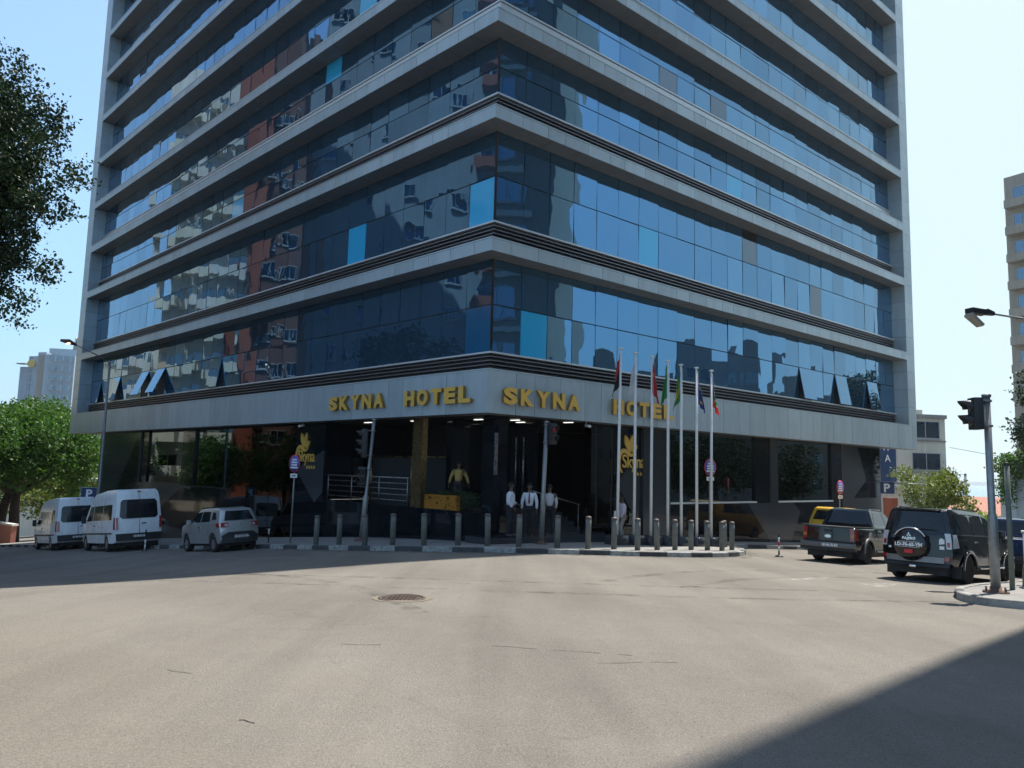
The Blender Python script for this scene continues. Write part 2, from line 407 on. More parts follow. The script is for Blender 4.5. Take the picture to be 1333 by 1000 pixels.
for k, (ar, side, i, row, s0, s1, z0, z1, mt, op) in enumerate(panes):
    mb = MB() if k < 99 else restm
    mi = 0 if k < 99 else names.index(mt)
    t = [rng.gauss(0, .006) for _ in range(3)]
    o0 = -REC
    if op:
        ang = R({40: 8, 36: 12, 32: 22, 29: 23, 22: 9}.get(int(s0+.9) if int(s0+.9) in (40, 36, 32, 29, 22) else int(s0), 15) if side == 'L' else rng.uniform(9, 12)); h = z1-z0
        top = z1; dz = h*cos(ang); do = h*sin(ang)
        p = [P(side, s0, o0+do+.03, top-dz), P(side, s1, o0+do+.03, top-dz), P(side, s1, o0+.03, top), P(side, s0, o0+.03, top)]
        q = [P(side, s0, o0+do, top-dz), P(side, s1, o0+do, top-dz), P(side, s1, o0, top), P(side, s0, o0, top)]
    else:
        f = [o0+t[0]+t[1], o0+t[0]-t[1], o0-t[0]+t[2]-t[1], o0-t[0]+t[2]+t[1]]
        f = [min(o0+.02, max(o0-.02, x)) for x in f]
        p = [P(side, s0, f[0], z0), P(side, s1, f[1], z0), P(side, s1, f[2], z1), P(side, s0, f[3], z1)]
        q = [P(side, s0, o0-.028, z0), P(side, s1, o0-.028, z0), P(side, s1, o0-.028, z1), P(side, s0, o0-.028, z1)]
    fs = [(0, 1, 2, 3), (7, 6, 5, 4), (1, 0, 4, 5), (2, 1, 5, 6), (3, 2, 6, 7), (0, 3, 7, 4)]
    if side == 'L': fs = [f_[::-1] for f_ in fs]
    mb.add(p+q, fs, mi)
    if op:
        mb2 = MB(); fbox(mb2, side, s0-.03, s1+.03, o0-.02, o0-.015, z0, z1); mb2.build('open_window_reveal', M['seam'], hotel)
    if k < 99: 
        o = mb.build('window_pane', M[mt], hotel)
        if op: o['label'] = 'tilted open window pane'
o = restm.build('window_pane', [M[x] for x in names], hotel); o['kind'] = 'stuff'
# slim dark post on the glass corner
mb = MB(); q_ = C0+V((.0535, 1.3613))*(REC+.0); mb.tube([(q_.x, q_.y, bands[0][1]), (q_.x, q_.y, TOP-1)], .045, 8); mb.build('corner_mullion', M['seam'], hotel)

# ---------------------------------------------------------------- ground floor
W = -.9; ZB = -6.5; ZT = bands[0][0]+.03; GF = []
def wall(name, side, s0, s1, z0, z1, mat, o1=W, o0=W-.35, par=None):
    mb = MB(); fbox(mb, side, s0, s1, o0, o1, z0, z1); return mb.build(name, M[mat], par or hotel)
zs0, zs1 = -1.33+EYE, 1.55+EYE
# left face, from far end to the corner
wall('granite_wall', 'L', 32.5, 40.1, ZB, ZT, 'granite_grey')
wall('granite_wall', 'L', 24.4, 32.5, ZB, zs0-.04, 'granite_grey'); wall('granite_wall', 'L', 19.6, 24.4, ZB, zs0-.04, 'granite')
wall('granite_column', 'L', 31.45, 32.5, zs0-.04, ZT, 'granite', W-.1, W-.5); wall('granite_column', 'L', 24.3, 25.95, zs0-.04, ZT, 'granite', W-.003)
wall('shop_window', 'L', 25.95, 31.45, zs0, ZT, 'win_dark', W-.2, W-.3); wall('shop_window', 'L', 19.9, 24.3, zs0, ZT, 'win_dark', W-.12, W-.3)
wall('window_sill', 'L', 25.95, 31.45, zs0-.04, zs0, 'granite_grey', W+.02); wall('window_sill', 'L', 19.9, 24.3, zs0-.04, zs0, 'granite_grey', W+.02)
for s in (15.7, 11.45):
    pass
for a_, b_ in ((17.8, 19.88), (15.7, 17.78), (13.4, 15.68)):
    wall('glossy_panel', 'L', a_, b_, ZB, ZT, 'mirror_stone', W-.002)
wall('logo_wall', 'L', 10.95, 13.38, ZB, ZT, 'granite', W+.0)
# terrace between the logo wall and the bronze pillar
FL = -1.47+EYE
wall('plinth', 'L', .84, 10.9, ZB, FL, 'granite', W+.003)
wall('bronze_pillar', 'L', 4.42, 4.98, FL, ZT, 'brass', W-.05, W-.3)
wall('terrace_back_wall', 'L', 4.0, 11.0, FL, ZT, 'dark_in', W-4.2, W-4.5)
wall('terrace_side_wall', 'L', 10.95, 11.2, FL, ZT, 'granite', W-.36, W-4.3)
wall('terrace_screen', 'L', 5.2, 10.7, FL, .36+EYE, 'granite_grey', W-2.2, W-2.3)
mb = MB()
for s in (10.2, 7.35): mb.tube([P('L', s, W-1.9, FL), P('L', s, W-1.9, .42+EYE)], .06, 8)
mb.tube([P('L', 10.6, W-2.0, .40+EYE), P('L', 5.1, W-2.0, .40+EYE)], .03, 6); mb.build('screen_frame', M['brass'], hotel)
rail = MB()
za = -.43+EYE
for s in (10.7, 8.95, 7.05, 5.25): rail.tube([P('L', s, W-.1, FL), P('L', s, W-.1, za)], .022, 8)
for k in range(5): rail.tube([P('L', 10.75, W-.1, za-.21*k), P('L', 5.2, W-.1, za-.21*k)], .026 if k == 0 else .012, 8)
rail.build('terrace_railing', M['steel'], hotel)
a_ = N('amber_sheen_panel'); a_.set(Base_Color=(.30, .155, .025), Roughness=.3, Metallic=.3, Emission_Color=(1, .45, .08), Emission_Strength=.012); M['amber_panel'] = a_.m  # faint emission stands in for amber light reflected by the gold, no lamp behind
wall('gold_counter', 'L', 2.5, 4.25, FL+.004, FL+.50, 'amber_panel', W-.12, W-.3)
wall('entrance_landing', 'R', .35, 5.74, ZB, -2.33+EYE+.13, 'granite_grey', W+.75, W-.49)
# floor and ceiling of the lobby, back wall
mb = MB()
q0 = [P('L', 10.9, W-.34, 0), P('L', 1.2, W-.34, 0), P('R', 1.6, W-1.6, 0), P('R', 8, W-9, 0), P('L', 10.9, W-8, 0)]
mb.add([(x, y, FL-.006) for x, y, _ in q0], [(0, 1, 2, 3, 4)]); mb.build('lobby_floor', M['granite'], hotel)
mb = MB(); q1 = [P('L', 40, -.2, 0), C0.to_tuple()+(0,), P('R', 30, -.2, 0), P('R', 30, -9, 0), (C0+V((0, 14))).to_tuple()+(0,), P('L', 40, -9, 0)]
q1[1] = tuple(C0+V((.01, .3)))+(0,)
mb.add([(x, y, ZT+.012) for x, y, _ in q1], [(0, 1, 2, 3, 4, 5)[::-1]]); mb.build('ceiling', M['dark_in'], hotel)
mb = MB()
for pa, pb in (((-5.2, 35.9), (0, 36.6)), ((0, 36.6), (8, 37.5))):
    mb.hexa([(pa[0], pa[1], ZB), (pb[0], pb[1], ZB), (pb[0], pb[1]+.3, ZB), (pa[0], pa[1]+.3, ZB), (pa[0], pa[1], ZT), (pb[0], pb[1], ZT), (pb[0], pb[1]+.3, ZT), (pa[0], pa[1]+.3, ZT)])
mb.build('lobby_back_wall', M['granite'], hotel)
mb = MB()
for s, o in ((9.0, -1.7), (6.1, -1.9), (5.2, -1.5)):
    fbox(mb, 'L', s-.22, s+.22, o-.07, o+.07, ZT-.03, ZT-.012)
for s, o in ((3.0, -2.4), (2.6, -4.2), (1.9, -3.2), (.9, -5)): fbox(mb, 'L', s-.2, s+.2, o-.06, o+.06, ZT-.03, ZT-.012)
mb.build('ceiling_lamp', M['glow'], hotel)
# doors of the lobby
mb = MB()
for s in (3.4, 2.9, 2.5): mb.tube([P('L', s, W-3.4, FL+.4), P('L', s, W-3.4, 1.2+EYE)], .03, 6)
mb.build('door_handle', M['steel'], hotel)
wall('lobby_glass_screen', 'L', 1.9, 4.4, FL, ZT, 'granite', W-3.5, W-3.55)
# right of the corner: square pillar, steps, wall panels
wall('corner_pillar', 'R', 1.15, 1.75, ZB, ZT, 'granite', W-.1, W-.7)
wall('steel_jamb', 'R', 1.16, 1.3, -.2+EYE, 1.2+EYE, 'steel', W-.07, W-.098)
mb = MB()
for k in range(5):
    fbox(mb, 'R', 1.8, 5.74, W-3.4, W-.5-.32*k, ZB if k == 0 else -2.2+EYE+.155*k, -2.2+EYE+.155*(k+1))
mb.build('entrance_steps', M['granite_grey'], hotel)
wall('entrance_back_wall', 'R', 1.8, 5.9, -2.2+EYE, ZT, 'granite', W-3.4, W-3.7)
mb = MB(); mb.tube([P('R', 3.2, W-.4, -.75+EYE), P('R', 5.6, W-.4, -1.25+EYE)], .022, 8)
for s, zt_ in ((3.25, -.76), (5.55, -1.24)): mb.tube([P('R', s, W-.42, -2.4+EYE), P('R', s, W-.42, zt_+EYE)], .018, 6)
mb.build('handrail', M['steel'], hotel)
for a_, b_ in ((5.76, 6.98), (7.0, 8.62)): wall('glossy_panel', 'R', a_, b_, ZB, ZT, 'mirror_stone', W)
wall('granite_pillar', 'R', 8.64, 10.36, ZB, ZT, 'granite_grey', W+.12)
zr = -1.2+EYE
wall('granite_wall', 'R', 10.38, 25.3, ZB, zr-.07, 'granite')
wall('shop_window', 'R', 10.38, 16.9, zr, ZT, 'win_dark', W-.12, W-.3); wall('shop_window', 'R', 18.75, 24.2, zr, ZT, 'win_dark', W-.12, W-.3)
wall('granite_column', 'R', 16.9, 18.1, zr-.07, ZT, 'granite', W-.02); wall('bronze_column', 'R', 18.1, 18.75, zr-.07, ZT, 'dkbronze' if 'dkbronze' in M else 'granite_grey', W+.05)
wall('window_sill', 'R', 10.38, 16.9, zr-.07, zr, 'cap', W+.05); wall('window_sill', 'R', 18.78, 24.2, zr-.07, zr, 'cap', W+.05)
wall('granite_column', 'R', 24.2, 25.3, zr-.07, ZT, 'granite', W-.02)
wall('granite_wall', 'R', 25.32, 30.0, ZB, ZT, 'granite_grey', W)
# inlaid wedges of lighter or darker stone
def inlay(side, poly, mat, o=W, t=.006):
    mb = MB(); poly = [(s, zz+EYE) for s, zz in poly]
    if (side == 'L'): poly = poly[::-1]
    mb.prism(poly, lambda s, z: P(side, s, o+t, z), lambda s, z: P(side, s, o-.02, z), 0)
    return fix_normals(mb.build('stone_inlay', M[mat], hotel))
inlay('L', [(13.3, -.25), (10.97, .6), (10.97, -1.15), (11.55, -1.65)], 'granite_grey', W+.002)
inlay('R', [(8.62, .45), (7.7, .05), (7.2, -.5), (8.62, -2.15)], 'granite_grey')
inlay('R', [(16.2, zr-EYE-.08), (20.2, zr-EYE-.08), (20.9, -1.75), (19.8, -3.4), (18.4, -3.4)], 'granite_grey')
inlay('L', [(37.5, -3.2), (33.0, 1.4), (32.6, 1.4), (32.6, -3.2)], 'granite')
inlay('R', [(27.2, 1.7), (29.9, 1.7), (29.9, -.2), (28.2, -.1)], 'granite')
inlay('R', [(26.6, -1.1), (28.2, -.1), (29.9, -.1), (29.9, -1.1)], 'granite')
inlay('L', [(25.8, -1.5), (30.5, -3.6), (20, -3.9), (20, -1.5)], 'granite')
# end walls under the overhang
for side, s in (('L', 39.8), ('R', 29.7)):
    mb = MB(); fbox(mb, side, s, s+.3, W-14, W-.352, ZB, ZT); mb.build('end_wall', M['granite_grey'], hotel)
# ---------------------------------------------------------------- pavements and kerbs
def draped(name, poly, dz, mat, step=1.2, skirt=0):
    bm = bmesh.new(); f = bm.faces.new([bm.verts.new((x, y, 0)) for x, y in poly])
    xs = [p[0] for p in poly]; ys = [p[1] for p in poly]
    x = min(xs)+step
    while x < max(xs): bmesh.ops.bisect_plane(bm, geom=bm.verts[:]+bm.edges[:]+bm.faces[:], plane_co=(x, 0, 0), plane_no=(1, 0, 0)); x += step
    y = min(ys)+step
    while y < max(ys): bmesh.ops.bisect_plane(bm, geom=bm.verts[:]+bm.edges[:]+bm.faces[:], plane_co=(0, y, 0), plane_no=(0, 1, 0)); y += step
    for v in bm.verts: v.co.z = G(v.co.x, v.co.y)+dz
    bmesh.ops.recalc_face_normals(bm, faces=bm.faces)
    if sum(f.normal.z for f in bm.faces) < 0: bmesh.ops.reverse_faces(bm, faces=bm.faces)
    me = bpy.data.meshes.new(name); bm.to_mesh(me); bm.free(); me.materials.append(mat)
    return link(name, me)
def smooth_line(pts, it=2):
    for _ in range(it):
        q = [pts[0]]
        for a, b in zip(pts[:-1], pts[1:]):
            q += [(a[0]*.75+b[0]*.25, a[1]*.75+b[1]*.25), (a[0]*.25+b[0]*.75, a[1]*.25+b[1]*.75)]
        pts = q+[pts[-1]]
    return pts
def kerb(name, pts, mats, block=.95, inner_left=True, wd=.16, h=.145, seq=None):
    pts = [V(p) for p in pts]; cum = [0]
    for a, b in zip(pts[:-1], pts[1:]): cum.append(cum[-1]+(b-a).length)
    def at(t):
        for i in range(len(pts)-1):
            if t <= cum[i+1]: 
                k = (t-cum[i])/(cum[i+1]-cum[i]); return pts[i].lerp(pts[i+1], k), (pts[i+1]-pts[i]).normalized()
        return pts[-1], (pts[-1]-pts[-2]).normalized()
    mb = MB(); t = 0; k = 0; rg = random.Random(5)
    while t < cum[-1]-.1:
        e = min(t+block, cum[-1]); mi = seq(t, k) if seq else k % 2
        n = 3; st = []
        for j in range(n+1):
            g = .006 if j == 0 else -.006 if j == n else 0
            p, d = at(t+(e-t)*j/n+g); q = V((-d.y, d.x))*(1 if inner_left else -1); st.append((p, p+q*wd))
        dz = rg.uniform(-.008, .006); c = .02
        vs = []
        for p, q in st:
            gz = G(p.x, p.y); r = (q-p).normalized()
            vs += [(p.x, p.y, gz-.1), (p.x, p.y, gz+h+dz-c), (p.x+r.x*c, p.y+r.y*c, gz+h+dz), (q.x, q.y, G(q.x, q.y)+h+dz), (q.x, q.y, gz-.1)]
        fs = []
        for j in range(n):
            for m in range(4):
                a = j*5+m; fs.append((a, a+1, a+6, a+5) if not inner_left else (a, a+5, a+6, a+1))
        fs += [(0, 1, 2, 3, 4), tuple(n*5+i for i in (4, 3, 2, 1, 0))]
        mb.add(vs, fs, mi); t = e; k += 1
    o = mb.build(name, mats); fix_normals(o); return prop(o, kind='structure')
def PX(side, s, out): q = P(side, s, out, 0); return (q[0], q[1])
kl = [PX('L', 48, 3.75), PX('L', 30, 3.7), PX('L', 16, 3.55), (-10.45, 29.45), (-8.26, 27.5), (-6.04, 25.2), (-4.31, 23.95), (-2.79, 23.2), (-1.38, 22.81), (0, 22.7), (2.03, 22.85), (4.39, 23.35), (6.56, 24.5), (7.75, 25.8), (8.45, 27.3), (8.75, 28.6), (8.7, 30.), (8.9, 31.2), (9.9, 32.0), (11.2, 32.4), (12.7, 33.4), PX('R', 20, 1.7), PX('R', 46, 1.7)]
klS = smooth_line(kl, 2)
kerb('hotel_kerb', klS, [M['kerb_w'], M['kerb_b'], M['kerb_c']], inner_left=True, seq=lambda t, k: k % 2 if t < 62 or k % 5 else 2)
pl_ = klS+[PX('R', 46, -8), PX('R', 10, -9), (C0.x, C0.y+9), PX('L', 10, -8), PX('L', 48, -8)]
prop(draped('hotel_pavement', [V(p)+(0, 0)*0 if False else p for p in pl_], .13, M['pave']), kind='structure')
kr = [(60, 67.), (26.4, 33.5), (12.6, 19.5), (11.2, 18.2), (10.1, 17.1), (9.2, 16.0), (8.65, 15.0), (8.42, 14.2), (8.5, 13.7), (9.1, 13.25), (10.6, 12.6), (16, 10.4), (30, 4.5)]
krS = smooth_line(kr, 2)
kerb('corner_kerb', krS, [M['kerb_c'], M['kerb_w'], M['kerb_b']], inner_left=True, seq=lambda t, k: 2 if k % 5 == 1 else 0)
prop(draped('corner_pavement', krS+[(60, 4.5)], .13, M['pave'], 2.5), kind='structure')
fl = [(-60, 71), (-36, 47.5), (-28, 39.5), (-20, 31.0), (-14, 24.5), (-10.6, 19.0), (-9.6, 14.0), (-9.4, 8), (-10, -20)]
flS = smooth_line([(x-4.6, y-1.2) for x, y in fl], 2)
kerb('street_kerb', flS, [M['kerb_c']], inner_left=False, seq=lambda t, k: 0)
prop(draped('far_pavement', flS+[(-60, -21)], .13, M['pave'], 2.5), kind='structure')

# worn road paint
def worn(name, col):
    a = N(name); co = a.coord(); a.set(Base_Color=col, Roughness=.8)
    f = a.ramp(a.noise(co, 5, 6, .75), [(.48, 0.), (.62, .65)]); tr = a.n('BsdfTransparent'); mx = a.n('MixShader')
    a.l(f, mx.inputs[0]); a.l(tr.outputs[0], mx.inputs[1]); a.l(a.b.outputs[0], mx.inputs[2]); a.l(mx.outputs[0], a.t.nodes['Material Output'].inputs[0]); return a.m
M['worn'] = worn('worn_road_paint', (.55, .54, .50))
for poly in ([(8.1, 17.0), (9.4, 17.9), (9.15, 18.5), (7.9, 17.5)], [(6.5, 17.5), (8.0, 18.9), (7.8, 19.2), (6.3, 17.8)],
             [(-17, 28.2), (-10, 24.5), (-9.9, 24.75), (-16.9, 28.5)], [(-12, 24.2), (-5.2, 21.6), (-5.1, 21.8), (-11.9, 24.45)], [(-20, 31), (-14, 27.6), (-13.8, 27.8), (-19.8, 31.3)]):
    prop(draped('road_marking', poly, .006, M['worn'], .6), kind='structure')
gut = [V(p) for p in klS]
M['grime'] = worn('gutter_grime', (.06, .052, .04))
off_ = []
for i, p in enumerate(gut):
    d = (gut[min(i+1, len(gut)-1)]-gut[max(i-1, 0)]).normalized(); off_.append(p+V((d.y, -d.x))*(.42+.12*sin(i*1.7)))
for i in range(18, len(gut)-6, 6):
    j = min(i+6, len(gut)-1); prop(draped('gutter_grime', [tuple(q) for q in gut[i:j+1]]+[tuple(q) for q in off_[i:j+1][::-1]], .004, M['grime'], .8), kind='structure')
def dirt(name, col, lo=.46, hi=.66, mx_=.8, sc=3.):
    a = N(name); co = a.coord(); a.set(Base_Color=a.mix(col, a.ramp(a.noise(co, 40, 3, .8), [(.3, .5), (.7, 1.3)]), 1.0), Roughness=.95)
    f = a.ramp(a.noise(co, sc, 7, .75), [(lo, 0.), (hi, mx_)]); tr = a.n('BsdfTransparent'); mx = a.n('MixShader')
    a.l(f, mx.inputs[0]); a.l(tr.outputs[0], mx.inputs[1]); a.l(a.b.outputs[0], mx.inputs[2]); a.l(mx.outputs[0], a.t.nodes['Material Output'].inputs[0]); a.bump(a.noise(co, 60, 3, .8), .8, .01); return a.m
M['tyremark'] = dirt('tyre_mark', (.07, .062, .052), .46, .66, .38, 2.2)
def arc(cx, cy, r, a0, a1, w_): return [(cx+(r+w_)*cos(R(a0+(a1-a0)*k/14)), cy+(r+w_)*sin(R(a0+(a1-a0)*k/14))) for k in range(15)]+[(cx+r*cos(R(a1-(a1-a0)*k/14)), cy+r*sin(R(a1-(a1-a0)*k/14))) for k in range(15)]
for cx, cy, r, a0, a1, w_ in ((14, 8.5, 12.2, 100, 150, .3), (14, 8.5, 13.8, 100, 150, .28), (-14, 6, 13.5, 20, 75, .3), (2, 34, 19, 235, 290, .22), (2, 34, 20.6, 235, 290, .22)):
    prop(draped('tyre_mark', arc(cx, cy, r, a0, a1, w_), .0035, M['tyremark'], .8), kind='structure')
crk = simple('crack_filler', (.035, .03, .026), .9); rc_ = random.Random(6)
for (x, y, n_, ax, ay) in ((-.15, 8.45, 9, .17, -.045), (-1.75, 8.35, 3, .16, .0), (.9, 7.7, 6, .13, .02), (-3.0, 7.0, 4, .1, -.05), (-1.85, 5.55, 3, .05, -.03)):
    mb = MB(); pp = []
    for k in range(n_+1): pp.append((x, y)); x += ax*rc_.uniform(.7, 1.3); y += ay+rc_.uniform(-.03, .03)
    for k, (p, q) in enumerate(zip(pp[:-1], pp[1:])):
        if k % 4 == 3: continue
        wv_ = rc_.uniform(.004, .009); mb.add([(p[0], p[1]-wv_, G(*p)+.004), (q[0], q[1]-wv_*.5, G(*q)+.004), (q[0], q[1]+wv_, G(*q)+.004), (p[0], p[1]+wv_*.4, G(*p)+.004)], [(0, 1, 2, 3)])
    prop(mb.build('road_crack', crk), kind='structure')
# repaired strip around the manhole, and the cover
patchm = simple('patched_tarmac', (.21, .175, .13), .9, 0, .3, 9, .4)
prop(draped('road_patch', [(-1.63+.47*cos(t)*(1+.08*sin(3*t)), 12.15+.47*sin(t)*(1+.1*cos(2*t))) for t in [2*pi*k/28 for k in range(28)]], .005, patchm, .3), kind='structure')
mh = thing('manhole_cover', 'round rusty manhole cover set in the sunlit road', 'manhole cover', (-1.63, 12.15, G(-1.63, 12.15)+.008))
mb = MB(); mb.lathe([(.37, -.02), (.37, .010), (.325, .012), (.32, -.0), (.315, -.02)], n=36); mb.build('frame_ring', simple('rusty_iron', (.12, .09, .07), .75, .3, .4, 10, .4), mh)
mb = MB(); mb.lathe([(.31, -.02), (.31, .004), (.28, .006)], n=32)
for i in range(-4, 5):
    for j in range(-4, 5):
        if i*i+j*j < 16: mb.box(i*.062-.02, i*.062+.02, j*.062-.02, j*.062+.02, .003, .013)
mb.build('cover_plate', simple('worn_iron', (.10, .07, .055), .6, .5, .4, 12, .3), mh)

# ---------------------------------------------------------------- bollards
bspots = [(-6.54, 26.32), (-5.61, 25.66), (-4.57, 24.65), (-3.65, 24.44), (-2.61, 23.98), (-1.55, 23.92), (-.63, 23.84), (.33, 23.56), (1.51, 23.70), (2.45, 23.68), (3.30, 24.04), (4.03, 24.02), (4.78, 24.73), (5.46, 25.25), (6.11, 25.76), (6.74, 26.09), (7.31, 26.37), (8.15, 29.0), (7.9, 27.24)]
bl = ['grey steel bollard at the far left end of the row, nearest the silver hatchback', 'grey bollard second from the left in the kerbside row', 'grey bollard just right of the leaning traffic light pole',
      'grey bollard below the right half of the terrace railing', 'grey bollard in front of the bronze pillar', 'grey bollard in front of the gold counter beside the entrance', 'grey bollard under the front corner of the hotel',
      'grey bollard in front of the two men left of the pedestrian signal', 'grey bollard just right of the pedestrian signal pole', 'grey bollard below the slanting handrail of the steps', 'grey bollard left of the first flagpole',
      'grey bollard between the first and second flagpoles', 'grey bollard between the third and fourth flagpoles', 'grey bollard between the fourth and fifth flagpoles', 'grey bollard between the fifth and sixth flagpoles',
      'grey bollard between the sixth and seventh flagpoles', 'grey bollard just right of the last flagpole', 'grey bollard set back behind the rounded pavement tip', 'last grey bollard at the right, on the rounded pavement tip']
b0 = thing('bollard', bl[0], 'bollard', (0, 0, 0), 0, 'grey bollards along the hotel kerb')
mb = MB(); mb.lathe([(.088, -.05), (.088, .70), (.086, .90)], n=18); mb.build('post', M['bollard'], b0)
mb = MB(); mb.lathe([(.092, .90), (.094, .93), (.085, .965), (.05, .985), (.01, .99)], n=18); mb.build('cap', simple('rusty_bollard_cap', (.15, .12, .10), .6, .2, .4, 12), b0)
rg = random.Random(11)
for i, (x, y) in enumerate(bspots):
    o = b0 if i == 0 else dup(b0, label=bl[i])
    o.location = (x, y, G(x, y)+.13); o.rotation_euler = (rg.gauss(0, .012), rg.gauss(0, .014), rg.uniform(0, 6))

# ---------------------------------------------------------------- lettering
def text_mesh(txt, size=1., ext=.02, off=0., name='text', space=1.0, align='LEFT', bevel_d=0.):
    cu = bpy.data.curves.new(name, 'FONT'); cu.body = txt; cu.size = size; cu.extrude = ext; cu.offset = off
    cu.space_character = space; cu.align_x = align; cu.resolution_u = 4; cu.bevel_depth = bevel_d
    ob = bpy.data.objects.new(name, cu); COL.objects.link(ob); bpy.context.view_layer.update()
    me = bpy.data.meshes.new_from_object(ob.evaluated_get(bpy.context.evaluated_depsgraph_get()))
    bpy.data.objects.remove(ob); bpy.data.curves.remove(cu); return me
def face_matrix(side, s, out, z):
    """x along the reading direction, y up, z outwards"""
    u, n = (-uL, nL) if side == 'L' else (uR, nR)
    m = Matrix(((u.x, 0, n.x), (u.y, 0, n.y), (0, 1, 0))).to_4x4(); m.translation = V(P(side, s, out, z)); return m
def letters(word, side, s0, s1, zc, h, par):
    n = len(word)
    for i, ch in enumerate(word):
        me = text_mesh(ch, 1, .5, .055, 'letter')
        xs = [v.co.x for v in me.vertices]; ys = [v.co.y for v in me.vertices]; x0, x1, y0, y1 = min(xs), max(xs), min(ys), max(ys)
        pitch = (s1-s0)/n; wd = abs(pitch)*.80
        for v in me.vertices: v.co = ((v.co.x-x0)/(x1-x0)*wd, (v.co.y-y0)/(y1-y0)*h, v.co.z*.11)
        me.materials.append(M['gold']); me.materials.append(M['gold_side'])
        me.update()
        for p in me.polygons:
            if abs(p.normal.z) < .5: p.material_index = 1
        o = link('letter', me, par); o.matrix_world = face_matrix(side, s0+pitch*i, .10, zc-h/2)
sgn = thing('hotel_sign', 'gold block letters on the silver fascia above the terrace, left of the corner', 'sign', (0, 0, 0), 0, 'gold lettering on the fascia')
letters('SKYNA', 'L', 9.1, 5.25, 2.40+EYE, .55, sgn); letters('HOTEL', 'L', 4.15, .5, 2.38+EYE, .55, sgn)
sgn = thing('hotel_sign', 'gold block letters on the silver fascia behind the flagpoles, right of the corner', 'sign', (0, 0, 0), 0, 'gold lettering on the fascia')
letters('SKYNA', 'R', .56, 4.2, 2.35+EYE, .56, sgn); letters('HOTEL', 'R', 5.8, 9.45, 2.37+EYE, .56, sgn)
# emblem: two petals, a small bud, a sweeping ribbon, the word and four stars
def logo(side, sl, z0, wd, par):
    mt = face_matrix(side, sl, W+.04, z0)
    def poly(pts, nm, t=.03):
        mb = MB(); mb.prism([(x*wd, y*wd) for x, y in pts], lambda x, y: (x, y, t), lambda x, y: (x, y, -.02)); o = mb.build(nm, M['gold'], par); fix_normals(o); o.matrix_world = mt
    def petal(bx, by, L_, w_, ang):
        pts = []
        for k in range(13): t_ = k/12; pts.append((L_*t_, w_*(sin(pi*t_**1.25))**.8))
        pts = pts+[(x_, -y_) for x_, y_ in pts[-2:0:-1]]
        return [(bx+x_*cos(ang)-y_*sin(ang), by+x_*sin(ang)+y_*cos(ang)) for x_, y_ in pts]
    poly(petal(.62, .78, .72, .13, R(112)), 'petal'); poly(petal(.66, .80, .68, .12, R(80)), 'petal', .022); poly(petal(.74, .80, .42, .11, R(46)), 'petal', .028)
    path = [(.20, .02), (.06, .16), (.0, .36), (.02, .58), (.10, .76), (.24, .86), (.40, .84), (.56, .74), (.72, .68), (.86, .74), (.94, .86)]
    path = smooth_line(path, 2); wds = [.015+.065*sin(pi*min(1, (i+1)/(len(path)+1))) for i in range(len(path))]
    L_, R_ = [], []
    for i, p in enumerate(path):
        a = path[max(0, i-1)]; b = path[min(len(path)-1, i+1)]; d = V((b[0]-a[0], b[1]-a[1])).normalized()
        L_.append((p[0]-d.y*wds[i], p[1]+d.x*wds[i])); R_.append((p[0]+d.y*wds[i], p[1]-d.x*wds[i]))
    mb = MB(); n = len(path); vs = [(x*wd, y*wd, zz) for zz in (.03, -.02) for pp in (L_, R_) for x, y in pp]
    fs = []
    for i in range(n-1): fs += [(i, i+1, n+i+1, n+i), (2*n+i, 3*n+i, 3*n+i+1, 2*n+i+1), (i, 2*n+i, 2*n+i+1, i+1), (n+i, n+i+1, 3*n+i+1, 3*n+i)]
    mb.add(vs, fs); o = mb.build('ribbon', M['gold'], par); fix_normals(o); o.matrix_world = mt
    me = text_mesh('Skyna', .62*wd, .02, .004, 'name_lettering', .95)
    for v in me.vertices: v.co = (v.co.x+.17*wd, v.co.y*1.15+.22*wd, v.co.z+.02)
    me.materials.append(M['gold']); o = link('name_lettering', me, par); o.matrix_world = mt
    mb = MB()
    for k in range(4):
        cx, cy = (.92+.19*k)*wd, -.02*wd; r = .085*wd
        st = [(cx+(r if j % 2 == 0 else r*.42)*sin(j*pi/5), cy+(r if j % 2 == 0 else r*.42)*cos(j*pi/5)) for j in range(10)]
        mb.prism(st, lambda x, y: (x, y, .015), lambda x, y: (x, y, -.02))
    o = mb.build('stars', M['gold'], par); fix_normals(o); o.matrix_world = mt
lg = thing('logo_sign', 'gold petal emblem with name and four stars on the dark wall left of the terrace', 'sign', (0, 0, 0), 0, 'gold emblem signs'); logo('L', 13.2, -.12+EYE, 1.02, lg)
lg = thing('logo_sign', 'gold petal emblem with name and four stars on the dark wall behind the flagpoles', 'sign', (0, 0, 0), 0, 'gold emblem signs'); logo('R', 7.25, -.05+EYE, 1.02, lg)

# ---------------------------------------------------------------- security cameras under the fascia
def cctv(side, s, label):
    t = thing('security_camera', label, 'camera', P(side, s, -.35, ZT-.03), atan2((nL if side == 'L' else nR).y, (nL if side == 'L' else nR).x), 'security cameras under the fascia')
    mb = MB(); mb.tube([(0, 0, .02), (0, 0, -.10), (.05, 0, -.13)], .018, 6); mb.build('bracket', M['white'], t)
    mb = MB(); mb.tube([(-.06, 0, -.12), (.2, 0, -.16)], [.045, .05], 10); mb.build('housing', M['white'], t)
cctv('L', 11.9, 'small white security camera under the soffit above the left gold emblem'); cctv('R', 4.9, 'small white security camera under the soffit left of the first flagpole')

